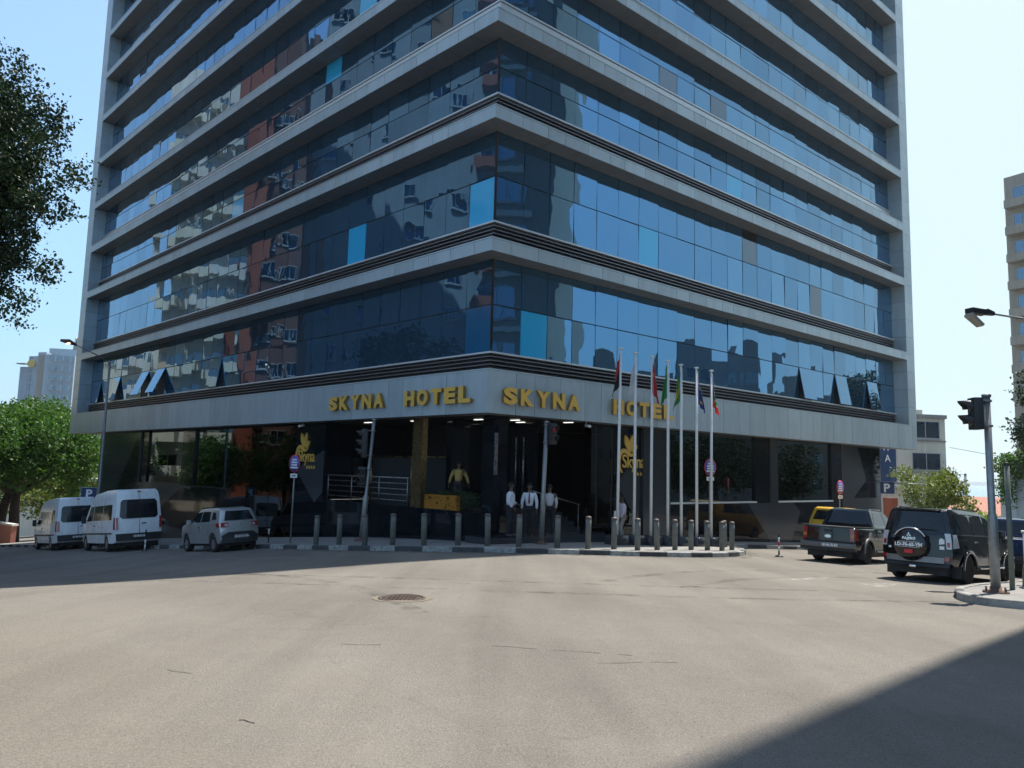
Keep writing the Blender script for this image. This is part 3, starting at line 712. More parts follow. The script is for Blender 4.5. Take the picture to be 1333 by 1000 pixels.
# ---------------------------------------------------------------- flagpoles and flags
fp = [(3.76, 26.64, 452, 808), (4.43, 27.17, 458, 829), (5.08, 27.49, 463, 847), (5.76, 27.85, 469, 869), (6.31, 28.12, 474, 887), (6.96, 28.47, 478, 907), (7.66, 29.10, 482, 925)]
ords = ['first', 'second', 'third', 'fourth', 'fifth', 'sixth', 'seventh']
fcol = {'red': (.50, .03, .03), 'black': (.02, .02, .025), 'white': (.72, .72, .74), 'green': (.02, .26, .07), 'yellow': (.75, .55, .04), 'blue': (.02, .07, .32), 'dblue': (.015, .05, .22)}
def cloth(nm, c):
    a = N(nm); a.set(Base_Color=a.mix(c, a.ramp(a.noise(a.coord(), 9, 3), [(.3, .85), (.7, 1.)]), 1.0), Roughness=.8, Sheen_Weight=.2)
    tr = a.n('BsdfTranslucent'); tr.inputs[0].default_value = (*c, 1); mx = a.n('MixShader'); mx.inputs[0].default_value = .3
    a.l(a.b.outputs[0], mx.inputs[1]); a.l(tr.outputs[0], mx.inputs[2]); a.l(mx.outputs[0], a.t.nodes['Material Output'].inputs[0]); return a.m
FM = {k: cloth('flag_cloth_'+k, c) for k, c in fcol.items()}
def design(i, u, v):
    if i == 0: return 'yellow' if (u-.5)**2+(v-.5)**2 < .012 else ('red' if v < .5 else 'black')
    if i == 1: return 'white'
    if i == 2: return 'yellow' if (u-.25)**2+(v-.3)**2 < .01 else 'red'
    if i == 3: return 'red' if abs(u-.5)+abs(v-.5) < .08 else 'green'
    if i == 4: return 'blue' if (u-.5)**2+(v-.5)**2 < .03 else ('yellow' if abs(u-.5)+abs(v-.5)*1.1 < .42 else 'green')
    if i == 5: return 'yellow' if abs(((u-.5)**2+(v-.5)**2)**.5-.28) < .03 else 'dblue'
    if u < .35-abs(v-.5)*.9: return 'black'
    return 'green' if abs(v-.5) < .1 else 'white' if abs(v-.5) < .17 else ('red' if v > .5 else 'blue')
fdesc = ['red and black flag with a small yellow emblem hanging limp', 'plain white flag hanging limp', 'plain red flag with a small yellow mark hanging limp', 'green flag hanging limp', 'green flag with yellow diamond and blue disc hanging limp', 'dark blue flag hanging limp', 'blue, white, green and red flag hanging limp']
for i, (x, y, yt, xt) in enumerate(fp):
    gz = G(x, y)+.13; zt = EYE+((612+i*.6)-yt)/988*y; 
    t = thing('flagpole', 'slim white flagpole, %s from the left in the row of seven' % ords[i], 'flagpole', (x, y, gz), 0, 'white flagpoles in front of the hotel')
    mb = MB(); mb.hexa([(-.33, -.3, -.1), (.33, -.3, -.1), (.33, .3, -.1), (-.33, .3, -.1), (-.32, -.29, .33), (.32, -.29, .33), (.32, .29, .33), (-.32, .29, .33)]); o = mb.build('pedestal', M['granite_grey'], t); o.rotation_euler = (0, 0, R(40)); bevel(o, .012, 1)
    h = zt-gz; lean = .06 if i == 0 else rg.uniform(-.02, .03)
    mb = MB(); mb.tube([(0, 0, .33), (lean*.5, 0, h*.5), (lean, 0, h)], [.055, .047, .036], 12); mb.build('pole', M['white'], t)
    mb = MB(); mb.lathe([(.03, h), (.09, h+.02), (.095, h+.05), (.03, h+.07)], o=(lean, 0, 0), n=14); mb.build('finial', M['white'], t)
    mb = MB(); mb.tube([(.045+lean*.2, -.03, 1.3), (.05+lean*.9, -.02, h-.1)], .006, 5); mb.build('halyard', M['white'], t)
    # drooping flag
    sgnx = 1 if i in (2, 5, 6) else -1; nU, nV = 18, 26; hoist = 1.22; rf = random.Random(40+i); ph = rf.uniform(0, 6)
    vs, fs, cs = [], [], []
    for a in range(nU+1):
        u = a/nU
        for b in range(nV+1):
            v = b/nV
            spread_ = (.26+.05*sin(ph))*(u**.7)*(.35+.65*v)
            fx = sgnx*(.03+spread_+.03*sin(9*u+ph)); fy = .075*sin(10*u+2.2*v+ph)*(.3+u)
            fz = -.12-v*hoist*(1-.1*u)-u*(.50+.24*(1-v))
            vs.append((x+lean+fx, y-.03+fy, gz+h+fz))
    keys = ['red', 'black', 'white', 'green', 'yellow', 'blue', 'dblue']; mb = MB()
    for a in range(nU):
        for b in range(nV):
            fs.append((a*(nV+1)+b, (a+1)*(nV+1)+b, (a+1)*(nV+1)+b+1, a*(nV+1)+b+1)); cs.append(keys.index(design(i, (a+.5)/nU, (b+.5)/nV)))
    mb.add(vs, fs, 0, True); mb.m = cs
    o = mb.build('flag', [FM[k] for k in keys])
    prop(o, fdesc[i]+' from the %s flagpole' % ords[i], 'flag', 'flags hanging limp from the row of poles')

# ---------------------------------------------------------------- traffic signals
M['lens_r'] = N('red_signal_lens').set(Base_Color=(.16, .01, .012), Roughness=.2, Emission_Color=(1, .1, .08), Emission_Strength=.02)
M['lens_d'] = simple('dark_signal_lens', (.05, .04, .03), .15)
def head(par, z, n, rz, off=(0, 0), sz=.3, lit=None):
    """signal housing, lenses face local +x turned by rz"""
    h = n*sz+.06; e = MB(); e.box(-.10, .08, -.15, .15, z, z+h)
    o = e.build('signal_head', M['dkmetal'], par); bevel(o, .02, 2); o.location = (off[0], off[1], 0); o.rotation_euler = (0, 0, rz)
    for k in range(n):
        zc = z+.03+sz*(k+.5)
        l = MB(); l.lathe([(.105, .08), (.10, .095), (.06, .11), (.005, .115)], o=(0, 0, zc), n=18, axis='x'); l.build('lens', M['lens_r'] if lit == k else M['lens_d'], o)
        vz = MB(); m = 16; r = .125; vs = []
        for j in range(m+1):
            t = R(-25)+R(230)*j/m
            vs += [(.08, r*cos(t), zc+r*sin(t)), (.34-.13*(1-sin(max(0, min(pi, t))))-.02, r*.97*cos(t), zc-.012+r*.97*sin(t))]
        vs += [(vx, vy*.93, zc+(vz_-zc)*.93) for vx, vy, vz_ in vs]; q = 2*(m+1); fs = []
        for j in range(m): fs += [(2*j, 2*j+1, 2*j+3, 2*j+2), (q+2*j, q+2*j+2, q+2*j+3, q+2*j+1), (2*j+1, q+2*j+1, q+2*j+3, 2*j+3)]
        vz.add(vs, fs, 0, True); vz.build('visor', M['dkmetal'], o)
    return o
def signal(label, x, y, H, r0, r1, split, lean, heads, flange=True):
    t = thing('traffic_light', label, 'traffic light', (x, y, G(x, y)+.13), 0)
    mb = MB(); mb.tube([(0, 0, -.05), (lean*split/H, 0, split), (lean*(split+.08)/H, 0, split+.08), (lean, 0, H)], [r0, r0, r1, r1], 14); mb.build('pole', M['galv'], t)
    mb = MB(); mb.lathe([(r1+.02, H-.02), (r1+.022, H+.03), (.01, H+.05)], o=(lean, 0, 0), n=14); mb.build('cap', M['galv'], t)
    for (z, n, rz, dx, dy, sz, lit) in heads:
        lx = lean*(z+n*sz/2)/H
        head(t, z, n, rz, (lx+dx, dy), sz, lit)
        mb = MB()
        for zz in (z+.08, z+n*sz): mb.lathe([(r1+.012, zz-.025), (r1+.028, zz-.02), (r1+.028, zz+.02), (r1+.012, zz+.025)], o=(lean*zz/H, 0, 0), n=12); mb.tube([(lean*zz/H, 0, zz), (lx+dx*.7, dy*.7, zz)], .02, 6)
        mb.build('clamp', M['galv'], t)
    if flange:
        mb = MB(); mb.lathe([(r0*2.6, -.01), (r0*2.6, .035), (r0*1.25, .05), (r0*1.15, .12)], n=20)
        for k in range(6): a = k*pi/3; mb.tube([(r0*2.1*cos(a), r0*2.1*sin(a), 0), (r0*2.1*cos(a), r0*2.1*sin(a), .11)], .018, 6)
        mb.build('base_flange', simple('rusty_flange', (.17, .10, .07), .7, .3, .4, 9), t)
    return t
signal('leaning grey traffic light with three lenses in front of the terrace railing', -5.2, 27.4, 4.30, .10, .058, 1.55, .26,
       [(2.95, 3, R(200), -.26, -.02, .32, None), (1.95, 2, R(250), -.22, .02, .30, None)])
signal('slim grey pedestrian signal with two lenses beside the three standing men', 1.08, 25.2, 3.98, .085, .07, 1.6, .10,
       [(3.25, 2, R(-55), .20, -.06, .32, 1)])
t = signal('grey traffic light on the right pavement corner with its two visors pointing left', 9.55, 15.16, 3.86, .088, .066, 1.45, -.02, [(3.18, 2, R(172), -.24, -.0, .29, None)])

# ---------------------------------------------------------------- round signs, parking boards, posts
sb = simple('sign_blue', (.03, .08, .42), .4); sr = simple('sign_red', (.55, .03, .05), .4)
def round_sign(x, y, zc, dia, az, label, lean=.04):
    gz = G(x, y)+.13; t = thing('street_sign', label, 'sign', (x, y, gz), az, 'round red and blue parking signs'); H = zc-gz
    mb = MB(); mb.tube([(-.03, 0, 0), (-.03, lean, H+dia*.4)], .028, 8); mb.build('post', M['galv'], t)
    r = dia/2; mb = MB(); mb.lathe([(r, -.004), (r, .006), (.01, .006)], o=(0, lean, H), n=32, axis='x', mi=0); mb.lathe([(r*.86, .006), (r*.86, .010), (.01, .010)], o=(0, lean, H), n=32, axis='x', mi=1); mb.build('sign_disc', [sr, sb], t)
    mb = MB()
    for k, (zz, hw) in enumerate(((.42, .42), (.12, .55), (-.16, .52), (-.46, .66))): mb.box(.010, .014, lean-r*hw, lean+r*hw, H+r*zz-.035*r*2, H+r*zz+.055*r*2)
    mb.build('sign_lines', M['white'], t)
    mb = MB(); mb.box(-.002, .008, lean-r*.62, lean+r*.62, H-r-.19, H-r-.04, 0); mb.box(.008, .011, lean-r*.35, lean+r*.35, H-r-.135, H-r-.095, 1); mb.build('plate', [M['white'], M['dkmetal']], t)
round_sign(-8.0, 28.3, EYE+.0, .66, atan2(-.78, -.62), 'round red and blue sign on a thin post below the left gold emblem')
round_sign(8.0, 30.6, EYE+.27, .68, R(-57), 'round red and blue sign behind the seventh flagpole')
round_sign(15.1, 35.0, EYE-.45, .64, R(-50), 'round red and blue sign standing behind the black pickup')
def board(x, y, z, wd, az, label, post):
    t = thing('parking_sign', label, 'sign', (x, y, G(x, y)+.1 if post else z), az); H = z-(G(x, y)+.1) if post else 0
    mb = MB(); mb.box(-.02, .02, -wd/2, wd/2, H-wd*.42, H+wd*.42, 0); mb.box(.019, .023, -wd/2+.01, wd/2-.01, H-wd*.42+.01, H+wd*.42-.01, 1); mb.build('board', [M['white'], simple('board_navy', (.02, .035, .13), .4)], t)
    me = text_mesh('P', wd*.78, .004, .02, 'letter', 1, 'CENTER'); me.materials.append(M['white']); o = link('letter', me, t)
    o.matrix_local = Matrix(((0, 0, 1), (1, 0, 0), (0, 1, 0))).to_4x4(); o.location = (.028, 0, H-wd*.28)
    mb = MB()
    if post: mb.tube([(-.05, 0, 0), (-.05, 0, H+wd*.4)], .03, 8)
    else: mb.tube([(-.03, wd*.45, wd*.3), (-.03, wd*.45+1.6, wd*.3)], .025, 8)
    mb.build('support', M['galv'], t)
board(-22.0, 40.2, EYE-1.82, .74, R(-62), 'dark blue parking board with a white P above the two vans', True)
board(21.98, 44.6, EYE-.52, .85, R(-112), 'dark parking board with a white P at the right end of the hotel', False)
def delin(x, y, h, cols, label):
    t = thing('marker_post', label, 'post', (x, y, G(x, y)), 0)
    mb = MB(); mb.lathe([(.14, 0), (.14, .03), (.06, .06)], n=14); mb.build('foot', M['dkmetal'], t)
    mb = MB(); k = len(cols)
    for i in range(k): mb.lathe([(.03, .05+h*i/k), (.03, .05+h*(i+1)/k)], n=10, mi=i)
    mb.build('striped_post', [{'w': M['white'], 'k': M['dkmetal'], 'r': sr}[c] for c in cols], t)
delin(-15.0, 32.0, .82, 'wwkk', 'thin black and white marker post behind the nearer white van')
delin(9.48, 27.01, .78, 'kwrwk', 'thin striped marker post on the road left of the black pickup')
delin(-9.3, 30.0, .6, 'kkw', 'short white marker post by the dark wall behind the silver hatchback')
# green post, utility cabinet and stone bollard on the right corner
t = thing('thin_post', 'tall thin green grey post right of the corner traffic light', 'post', (10.63, 16.32, G(10.63, 16.32)+.13))
mb = MB(); mb.tube([(0, 0, 0), (.0, 0, 2.62)], .052, 10); mb.build('post', simple('green_grey_paint', (.12, .15, .13), .6, 0, .3), t); mb = MB(); mb.lathe([(.06, 2.60), (.06, 2.66), (.01, 2.67)], n=10); mb.build('cap', M['dkmetal'], t)
t = thing('stone_bollard', 'rounded concrete bollard at the right edge beside the blue pickup', 'bollard', (11.55, 16.95, G(11.55, 16.95)+.13))
mb = MB(); mb.lathe([(.24, -.05), (.235, .32), (.21, .5), (.15, .60), (.05, .645), (.005, .65)], n=20); mb.build('stone', simple('rough_concrete', (.20, .195, .17), .9, 0, .3, 8, .5), t)
mb = MB(); mb.lathe([(.30, -.04), (.30, .05), (.25, .06)], n=20); mb.build('footing', M['kerb_c'], t)
t = thing('utility_cabinet', 'white printed cabinet at the right edge behind the rounded concrete bollard', 'cabinet', (12.62, 18.35, G(12.62, 18.35)+.13), R(-35))
mb = MB(); mb.box(-.3, .3, -.22, .22, 0, 1.22); bevel(mb.build('housing', M['white'], t), .02, 2)
mb = MB(); mb.box(-.33, .33, -.25, .25, 1.225, 1.27); mb.build('lid', M['galv'], t)
mb = MB(); 
for k in range(5): mb.box(-.24, .1+.03*(k % 3), -.224, -.2215, 1.08-.1*k, 1.12-.1*k)
mb.build('printed_lines', simple('print_grey', (.2, .22, .25), .6), t)

# ---------------------------------------------------------------- street lamps
t = thing('street_lamp', 'tall grey street lamp behind the nearer van with its lamp over the left street', 'street lamp', (-22.6, 42.3, G(-22.6, 42.3)+.13), atan2(-.9, -.42))
H = EYE+5.35-(G(-22.6, 42.3)+.13)
mb = MB(); mb.tube([(0, 0, 0), (0, 0, 2.5), (0, 0, H)], [.11, .09, .055], 12); mb.build('pole', M['galv'], t)
mb = MB(); mb.tube([(0, 0, H), (.9, 0, H+.35), (2.2, 0, H+.72)], [.04, .035, .03], 8); mb.build('arm', M['galv'], t)
mb = MB(); mb.tube([(2.1, 0, H+.70), (2.5, 0, H+.80), (2.95, 0, H+.80)], [.06, .14, .07], 12); mb.build('lamp_housing', simple('brown_housing', (.16, .10, .08), .5), t)
mb = MB(); mb.lathe([(.13, -.04), (.12, -.09), (.06, -.13), (.01, -.14)], o=(2.55, 0, H+.78), n=14); mb.build('lamp_glass', N('lens_glint').set(Base_Color=(1, .75, .5), Emission_Color=(1, .72, .45), Emission_Strength=1.6, Roughness=.3), t)  # warm reflection on the lens put in as emission, not lamplight
x, y = 16.0, 20.3
t = thing('street_lamp', 'dark street lamp arm reaching in from the right with its lens cover hanging open', 'street lamp', (x, y, G(x, y)+.13), atan2(19.2-20.3, 12-16.))
H = EYE+4.15-(G(x, y)+.13)
mb = MB(); mb.tube([(0, 0, 0), (0, 0, 2.5), (0, 0, H)], [.10, .085, .05], 12); mb.build('pole', M['galv'], t)
mb = MB(); mb.tube([(0, 0, H-.02), (1.6, 0, H+.06), (3.75, 0, H+.16)], [.04, .03, .026], 8); mb.build('arm', M['galv'], t)
mb = MB()
for (xa, xb, ha, hb, wa, wb) in ((3.7, 4.0, .05, .07, .05, .12), (4.0, 4.50, .07, .065, .12, .13)):
    mb.hexa([(xa, -wa, H+.16-ha), (xb, -wb, H+.19-hb), (xb, wb, H+.19-hb), (xa, wa, H+.16-ha), (xa, -wa, H+.16+ha), (xb, -wb, H+.19+hb), (xb, wb, H+.19+hb), (xa, wa, H+.16+ha)])
bevel(mb.build('lamp_housing', M['dkmetal'], t), .02, 2)
mb = MB(); mb.hexa([(4.50, -.13, H+.12), (4.12, -.12, H-.16), (4.12, .12, H-.16), (4.50, .13, H+.12), (4.54, -.13, H+.04), (4.17, -.10, H-.22), (4.17, .10, H-.22), (4.54, .13, H+.04)]); bevel(fix_normals(mb.build('lens_cover', simple('clouded_lens', (.35, .33, .27), .25), t)), .015, 2)
# ---------------------------------------------------------------- vehicles (local x forward, y left, origin on the ground)
def paint(name, col, metal=0., rough=.25):
    a = N(name); co = a.coord(); a.set(Base_Color=a.mix(col, a.ramp(a.noise(co, 3, 4), [(.3, .88), (.7, 1.)]), 1.0), Metallic=metal, Roughness=a.ramp(a.noise(co, 7, 4), [(.3, rough-.06), (.7, rough+.12)]), Coat_Weight=.35, Coat_Roughness=.04); return a.m
M['car_glass'] = simple('tinted_car_glass', (.012, .016, .02), .05, 0, .1)
M['tyre'] = simple('tyre_rubber', (.02, .02, .021), .85, 0, .2, 20)
M['rim'] = simple('alloy_rim', (.45, .45, .46), .3, .8)
M['blackpl'] = simple('black_plastic', (.022, .023, .025), .6)
M['tail'] = N('red_taillight').set(Base_Color=(.30, .012, .015), Roughness=.15, Coat_Weight=1.)
M['clear'] = simple('clear_lens', (.55, .55, .55), .12, .2)
M['amber'] = simple('amber_lens', (.55, .2, .02), .2)
M['plate'] = simple('plate_dark', (.03, .032, .04), .4)
M['chrome'] = simple('chrome', (.7, .7, .7), .12, 1.)
def interp(t, tab):
    if t <= tab[0][0]: return tab[0][1]
    for (a, fa), (b, fb) in zip(tab[:-1], tab[1:]):
        if t <= b: return fa+(fb-fa)*(t-a)/(b-a) if b > a else fb
    return tab[-1][1]
class Car:
    def __init__(s, name, label, cat, L, hw, sil, arches, sill, wz, endtaper, body, loc, rz, tap0=.55, bow=.06, bevel_w=.05, group=None):
        """sil runs from the front lip over bonnet and roof to the rear lip; arches: (x, radius)"""
        s.t = thing(name, label, cat, loc, rz, group); s.L = L; s.hw = hw; s.wz = wz; s.et = endtaper; s.t0 = tap0; s.bow = bow; s.sil = sil; s.name = name
        pts = list(sil); bot = []
        for xc, r in sorted(arches):                      # from the rear end forward
            for k in range(9):
                a = pi-pi*k/8; bot.append((xc+r*cos(a), max(sill, .34+r*sin(a)) if 0 < k < 8 else sill))
        pts = pts+[(sil[-1][0]+.12, sill)]+bot+[(sil[0][0]-.10, sill)]
        bm = bmesh.new(); vs = [[bm.verts.new((x, y, z)) for x, z in pts] for y in (-1, 1)]; n = len(pts)
        bm.faces.new(vs[0]); bm.faces.new(vs[1][::-1])
        for i in range(n): bm.faces.new([vs[0][i], vs[1][i], vs[1][(i+1) % n], vs[0][(i+1) % n]])
        bmesh.ops.recalc_face_normals(bm, faces=bm.faces)
        g = lambda: bm.verts[:]+bm.edges[:]+bm.faces[:]
        bmesh.ops.bevel(bm, geom=[e for e in bm.edges if len(e.link_faces) == 2 and abs(e.verts[0].co.y-e.verts[1].co.y) < 1e-4 and e.calc_face_angle(0) > R(40) and min(v.co.z for v in e.verts) > sill+.25], offset=bevel_w, segments=3, profile=.6, affect='EDGES', clamp_overlap=True)
        x = -L/2+L/14
        for k in range(13): bmesh.ops.bisect_plane(bm, geom=g(), plane_co=(x, 0, 0), plane_no=(1, 0, 0)); x += L/14
        for zt, _ in wz[1:-1]: bmesh.ops.bisect_plane(bm, geom=g(), plane_co=(0, 0, zt), plane_no=(0, 0, 1))
        for y in (-.66, -.33, 0, .33, .66): bmesh.ops.bisect_plane(bm, geom=g(), plane_co=(0, y, 0), plane_no=(0, 1, 0))
        for v in bm.verts: v.co = s.map(v.co.x, v.co.y, v.co.z)
        bmesh.ops.recalc_face_normals(bm, faces=bm.faces)
        me = bpy.data.meshes.new('body'); bm.to_mesh(me); bm.free(); me.materials.append(body)
        for p in me.polygons: p.use_smooth = True
        me.set_sharp_from_angle(angle=R(38)); link('body', me, s.t)
        mb = MB(); mb.box(-L/2+.25, L/2-.25, -hw*.72, hw*.72, .20, .62); mb.build('underbody', M['blackpl'], s.t)
        for xc, r in arches:
            for sy in (-1, 1): s.wheel(xc, sy, r-.055)
    def W(s, x, z):
        e = max(0, (abs(x)/(s.L/2)-s.t0)/(1-s.t0)); return s.hw*interp(z, s.wz)*(1-s.et*e*e)
    def map(s, x, yf, z):
        xe = x-s.bow*yf*yf*math.copysign(min(1, max(0, (abs(x)/(s.L/2)-.4)/.6)), x)
        return V((xe, yf*s.W(x, z), z))
    def grid(s, poly, fn, name, mat, du=.25, smooth=True):
        """a thin skin over the body: poly in surface coordinates, fn maps (a, b, thickness) to 3d"""
        bm = bmesh.new(); bm.faces.new([bm.verts.new((a, b, 0)) for a, b in poly]); aa = [p[0] for p in poly]; bb = [p[1] for p in poly]
        for ax, lo, hi in ((0, min(aa), max(aa)), (1, min(bb), max(bb))):
            t = lo+du
            while t < hi-.02:
                co = [0, 0, 0]; no = [0, 0, 0]; co[ax] = t; no[ax] = 1
                bmesh.ops.bisect_plane(bm, geom=bm.verts[:]+bm.edges[:]+bm.faces[:], plane_co=co, plane_no=no); t += du
        r = bmesh.ops.extrude_face_region(bm, geom=bm.faces[:])
        for v in r['geom']:
            if isinstance(v, bmesh.types.BMVert): v.co.z = 1
        for v in bm.verts: v.co = fn(v.co.x, v.co.y, v.co.z)
        bmesh.ops.recalc_face_normals(bm, faces=bm.faces)
        me = bpy.data.meshes.new(name); bm.to_mesh(me); bm.free(); me.materials.append(mat)
        return link(name, me, s.t)
    def side(s, sy, poly, name, mat, off=.008, deep=.03):
        return s.grid(poly, lambda x, z, t: s.map(x, sy, z)+V((0, sy*(off if t > .5 else -deep), 0)), name, mat)
    def endx(s, z, rear):
        pts = [(p[1], p[0]) for p in s.sil]; best = None
        for (z0, x0), (z1, x1) in zip(pts[:-1], pts[1:]):
            if min(z0, z1)-1e-6 <= z <= max(z0, z1)+1e-6 and abs(z1-z0) > 1e-6:
                x = x0+(x1-x0)*(z-z0)/(z1-z0)
                if best is None or (x < best if rear else x > best): best = x
        return best if best is not None else (-s.L/2 if rear else s.L/2)
    def end(s, rear, poly, name, mat, off=.012, deep=.03):
        """poly in (y fraction, z) on the rear or front surface"""
        sg = -1 if rear else 1
        return s.grid(poly, lambda yf, z, t: s.map(s.endx(z, rear), yf, z)+V((sg*(off if t > .5 else -deep), 0, 0)), name, mat, .2)
    def wheel(s, xc, sy, r, wd=.22):
        y = sy*(s.hw-.03-wd/2)
        mb = MB(); n = 28; h = wd/2
        mb.lathe([(r*.62, -h), (r*.9, -h), (r*.985, -h*.75), (r, -h*.3), (r, h*.3), (r*.985, h*.75), (r*.9, h), (r*.62, h), (r*.60, h*.4), (r*.60, -h*.4), (r*.62, -h)], n=n, axis='y')
        w_ = mb.build('wheel', M['tyre'], s.t); w_.location = (xc, y, r)
        m2 = MB(); yo = sy*h*.55
        def ring(r0, r1, ya, yb):
            m2.lathe([(r0, ya), (r1, yb)], n=24, axis='y')
        m2.lathe([(r*.615, sy*h*.9), (r*.56, sy*h*.86), (r*.55, 0)], n=24, axis='y')
        m2.lathe([(.01, yo+sy*.01), (r*.16, yo+sy*.012), (r*.17, yo-sy*.02)], n=14, axis='y')
        for k in range(6):
            a = 2*pi*k/6; c_, s_ = cos(a), sin(a); u = V((c_, 0, s_)); v_ = V((-s_, 0, c_))
            p = [u*r*.12-v_*.035, u*r*.12+v_*.035, u*r*.58+v_*.025, u*r*.58-v_*.025]
            m2.add([q+V((0, yo, 0)) for q in p]+[q+V((0, yo-sy*.03, 0)) for q in p], [(0, 1, 2, 3), (7, 6, 5, 4), (0, 4, 5, 1), (1, 5, 6, 2), (2, 6, 7, 3), (3, 7, 4, 0)])
        o = m2.build('rim', M['rim'], w_); fix_normals(o)
        m3 = MB(); m3.lathe([(.01, -sy*.01), (r*.56, -sy*.01)], n=20, axis='y'); m3.build('brake_disc', M['blackpl'], w_)
    def plate(s, z, y, txt, x=None, wd=.46, hh=.11, tilt=0):
        x = (s.endx(z, True)-.02) if x is None else x
        mb = MB(); mb.box(x-.018, x, y-wd/2-.01, y+wd/2+.01, z-hh/2-.01, z+hh/2+.01, 0); mb.box(x-.021, x-.0175, y-wd/2, y+wd/2, z-hh/2, z+hh/2, 1); o = mb.build('number_plate', [M['clear'], M['plate']], s.t)
        me = text_mesh(txt, hh*.95, .003, .006, 'plate_lettering', 1, 'CENTER'); me.materials.append(M['white'])
        l = link('plate_lettering', me, o); l.matrix_local = Matrix(((0, 0, -1, x-.024), (-1, 0, 0, y), (0, 1, 0, z-hh*.33), (0, 0, 0, 1)))
    def box(s, name, mat, *b, bev=.015):
        mb = MB()
        for q in b: mb.box(*q)
        o = mb.build(name, mat, s.t)
        if bev: bevel(o, bev, 2)
        return o
    def mirror(s, x, z, mat, w_=.16, h=.16):
        for sy in (-1, 1):
            y = sy*(s.W(x, z)+.10)
            mb = MB(); mb.tube([(x, sy*(s.W(x, z)-.03), z-.03), (x, y, z-.02)], .025, 6); mb.box(x-.05, x+.05, y-w_/2+.02*sy, y+w_/2+.02*sy, z-h/2, z+h/2); bevel(mb.build('side_mirror', mat, s.t), .02, 2)
UL = atan2(uL.y, uL.x); UR = atan2(uR.y, uR.x)
def at(rx, ry, L, ang):   # centre from the middle of the rear end
    x, y = rx+cos(ang)*L/2, ry+sin(ang)*L/2
    return (x, y, G(x, y))
def settle(c, wb, tr):
    """pitch and roll the vehicle so that its wheels stand on the sloping road"""
    o = c.t; rz = o.rotation_euler.z; x, y, _ = o.location; f = V((cos(rz), sin(rz))); l = V((-sin(rz), cos(rz)))
    zf, zb = G(x+f.x*wb/2, y+f.y*wb/2), G(x-f.x*wb/2, y-f.y*wb/2); zl, zr = G(x+l.x*tr/2, y+l.y*tr/2), G(x-l.x*tr/2, y-l.y*tr/2)
    o.location.z = (zf+zb+zl+zr)/4; o.rotation_euler = (atan2(zl-zr, tr), -atan2(zf-zb, wb), rz)

# white vans
van_w = paint('white_van_paint', (.84, .87, .89), 0, .28)
def van(label, rx, ry, rz):
    L, hw = 5.9, 1.02
    sil = [(2.92, .40), (2.95, .72), (2.86, 1.02), (2.45, 1.28), (1.95, 1.40), (1.10, 2.25), (.75, 2.52), (-1, 2.62), (-2.55, 2.60), (-2.80, 2.52), (-2.90, 1.9), (-2.93, .95), (-2.93, .42)]
    c = Car('passenger_van', label, 'van', L, hw, sil, [(1.95, .40), (-1.75, .40)], .36, [(.3, .97), (.75, 1.0), (1.30, .995), (2.25, .90), (2.45, .85), (2.62, .76)], .10, van_w, at(rx, ry, L, rz), rz, .72, .10, .09, 'white vans parked on the left street')
    for sy in (-1, 1):
        c.side(sy, [(1.62, 1.34), (1.10, 1.98), (.55, 1.98), (.55, 1.34)], 'front_window', M['car_glass'])
        c.side(sy, [(.42, 1.34), (.42, 1.98), (-1.05, 1.98), (-1.05, 1.34)], 'side_window', M['car_glass']); c.side(sy, [(-1.15, 1.34), (-1.15, 1.98), (-2.48, 1.98), (-2.55, 1.34)], 'side_window', M['car_glass'])
        c.side(sy, [(2.5, .74), (2.5, .80), (-2.6, .80), (-2.6, .74)], 'side_moulding', M['blackpl'], .014)
        o = c.end(True, [(sy*.985, .92), (sy*.985, 1.42), (sy*.90, 1.42), (sy*.88, .92)], 'taillight', M['tail'], .03); 
        c.side(sy, [(-2.78, .92), (-2.78, 1.42), (-2.89, 1.42), (-2.91, .92)], 'taillight_side', M['tail'], .014)
        c.end(False, [(sy*.95, .82), (sy*.92, 1.08), (sy*.62, 1.02), (sy*.66, .82)], 'headlight', M['clear'], .02)
        for xa in (.48, -1.12): c.side(sy, [(xa, .5), (xa, 2.1), (xa-.014, 2.1), (xa-.014, .5)], 'door_gap', M['blackpl'], .003)
        c.side(sy, [(.3, 1.10), (.3, 1.14), (.12, 1.14), (.12, 1.10)], 'door_handle', M['blackpl'], .03)
    c.end(True, [(-.84, 1.46), (-.84, 2.06), (-.74, 2.16), (.74, 2.16), (.84, 2.06), (.84, 1.46), (.72, 1.36), (-.72, 1.36)], 'rear_window', M['car_glass'])
    c.end(True, [(-.006, .60), (-.006, 2.45), (.006, 2.45), (.006, .60)], 'rear_door_gap', M['blackpl'], .017)
    c.end(True, [(-.30, 1.12), (-.30, 1.16), (-.10, 1.16), (-.10, 1.12)], 'door_handle', M['blackpl'], .035)
    c.end(True, [(-.09, 2.47), (-.09, 2.52), (.09, 2.52), (.09, 2.47)], 'high_brake_light', M['tail'], .02)
    c.end(True, [(-.98, .44), (-.98, .74), (.98, .74), (.98, .44)], 'rear_bumper', M['blackpl'], .09)
    c.end(False, [(-.5, .5), (-.5, .85), (.5, .85), (.5, .5)], 'grille', M['blackpl'], .015)
    c.grid([(-.80, 1.42), (-.80, 2.20), (.80, 2.20), (.80, 1.42)], lambda yf, z, t: c.map(1.95-.85*(z-1.40)/.85, yf, z)+V((.012 if t > .5 else -.03, 0, .012 if t > .5 else 0)), 'windscreen', M['car_glass'], .2)
    c.plate(.62, 0, 'LD-38-72-GH', x=-3.03, wd=.42, hh=.095); c.mirror(1.75, 1.42, M['blackpl'], .18, .34)
    for sy in (-.95, .72): c.box('mud_flap', M['blackpl'], (-2.3, -2.27, sy, sy+.23, .12, .45), bev=0)
    settle(c, 3.7, 1.7); return c
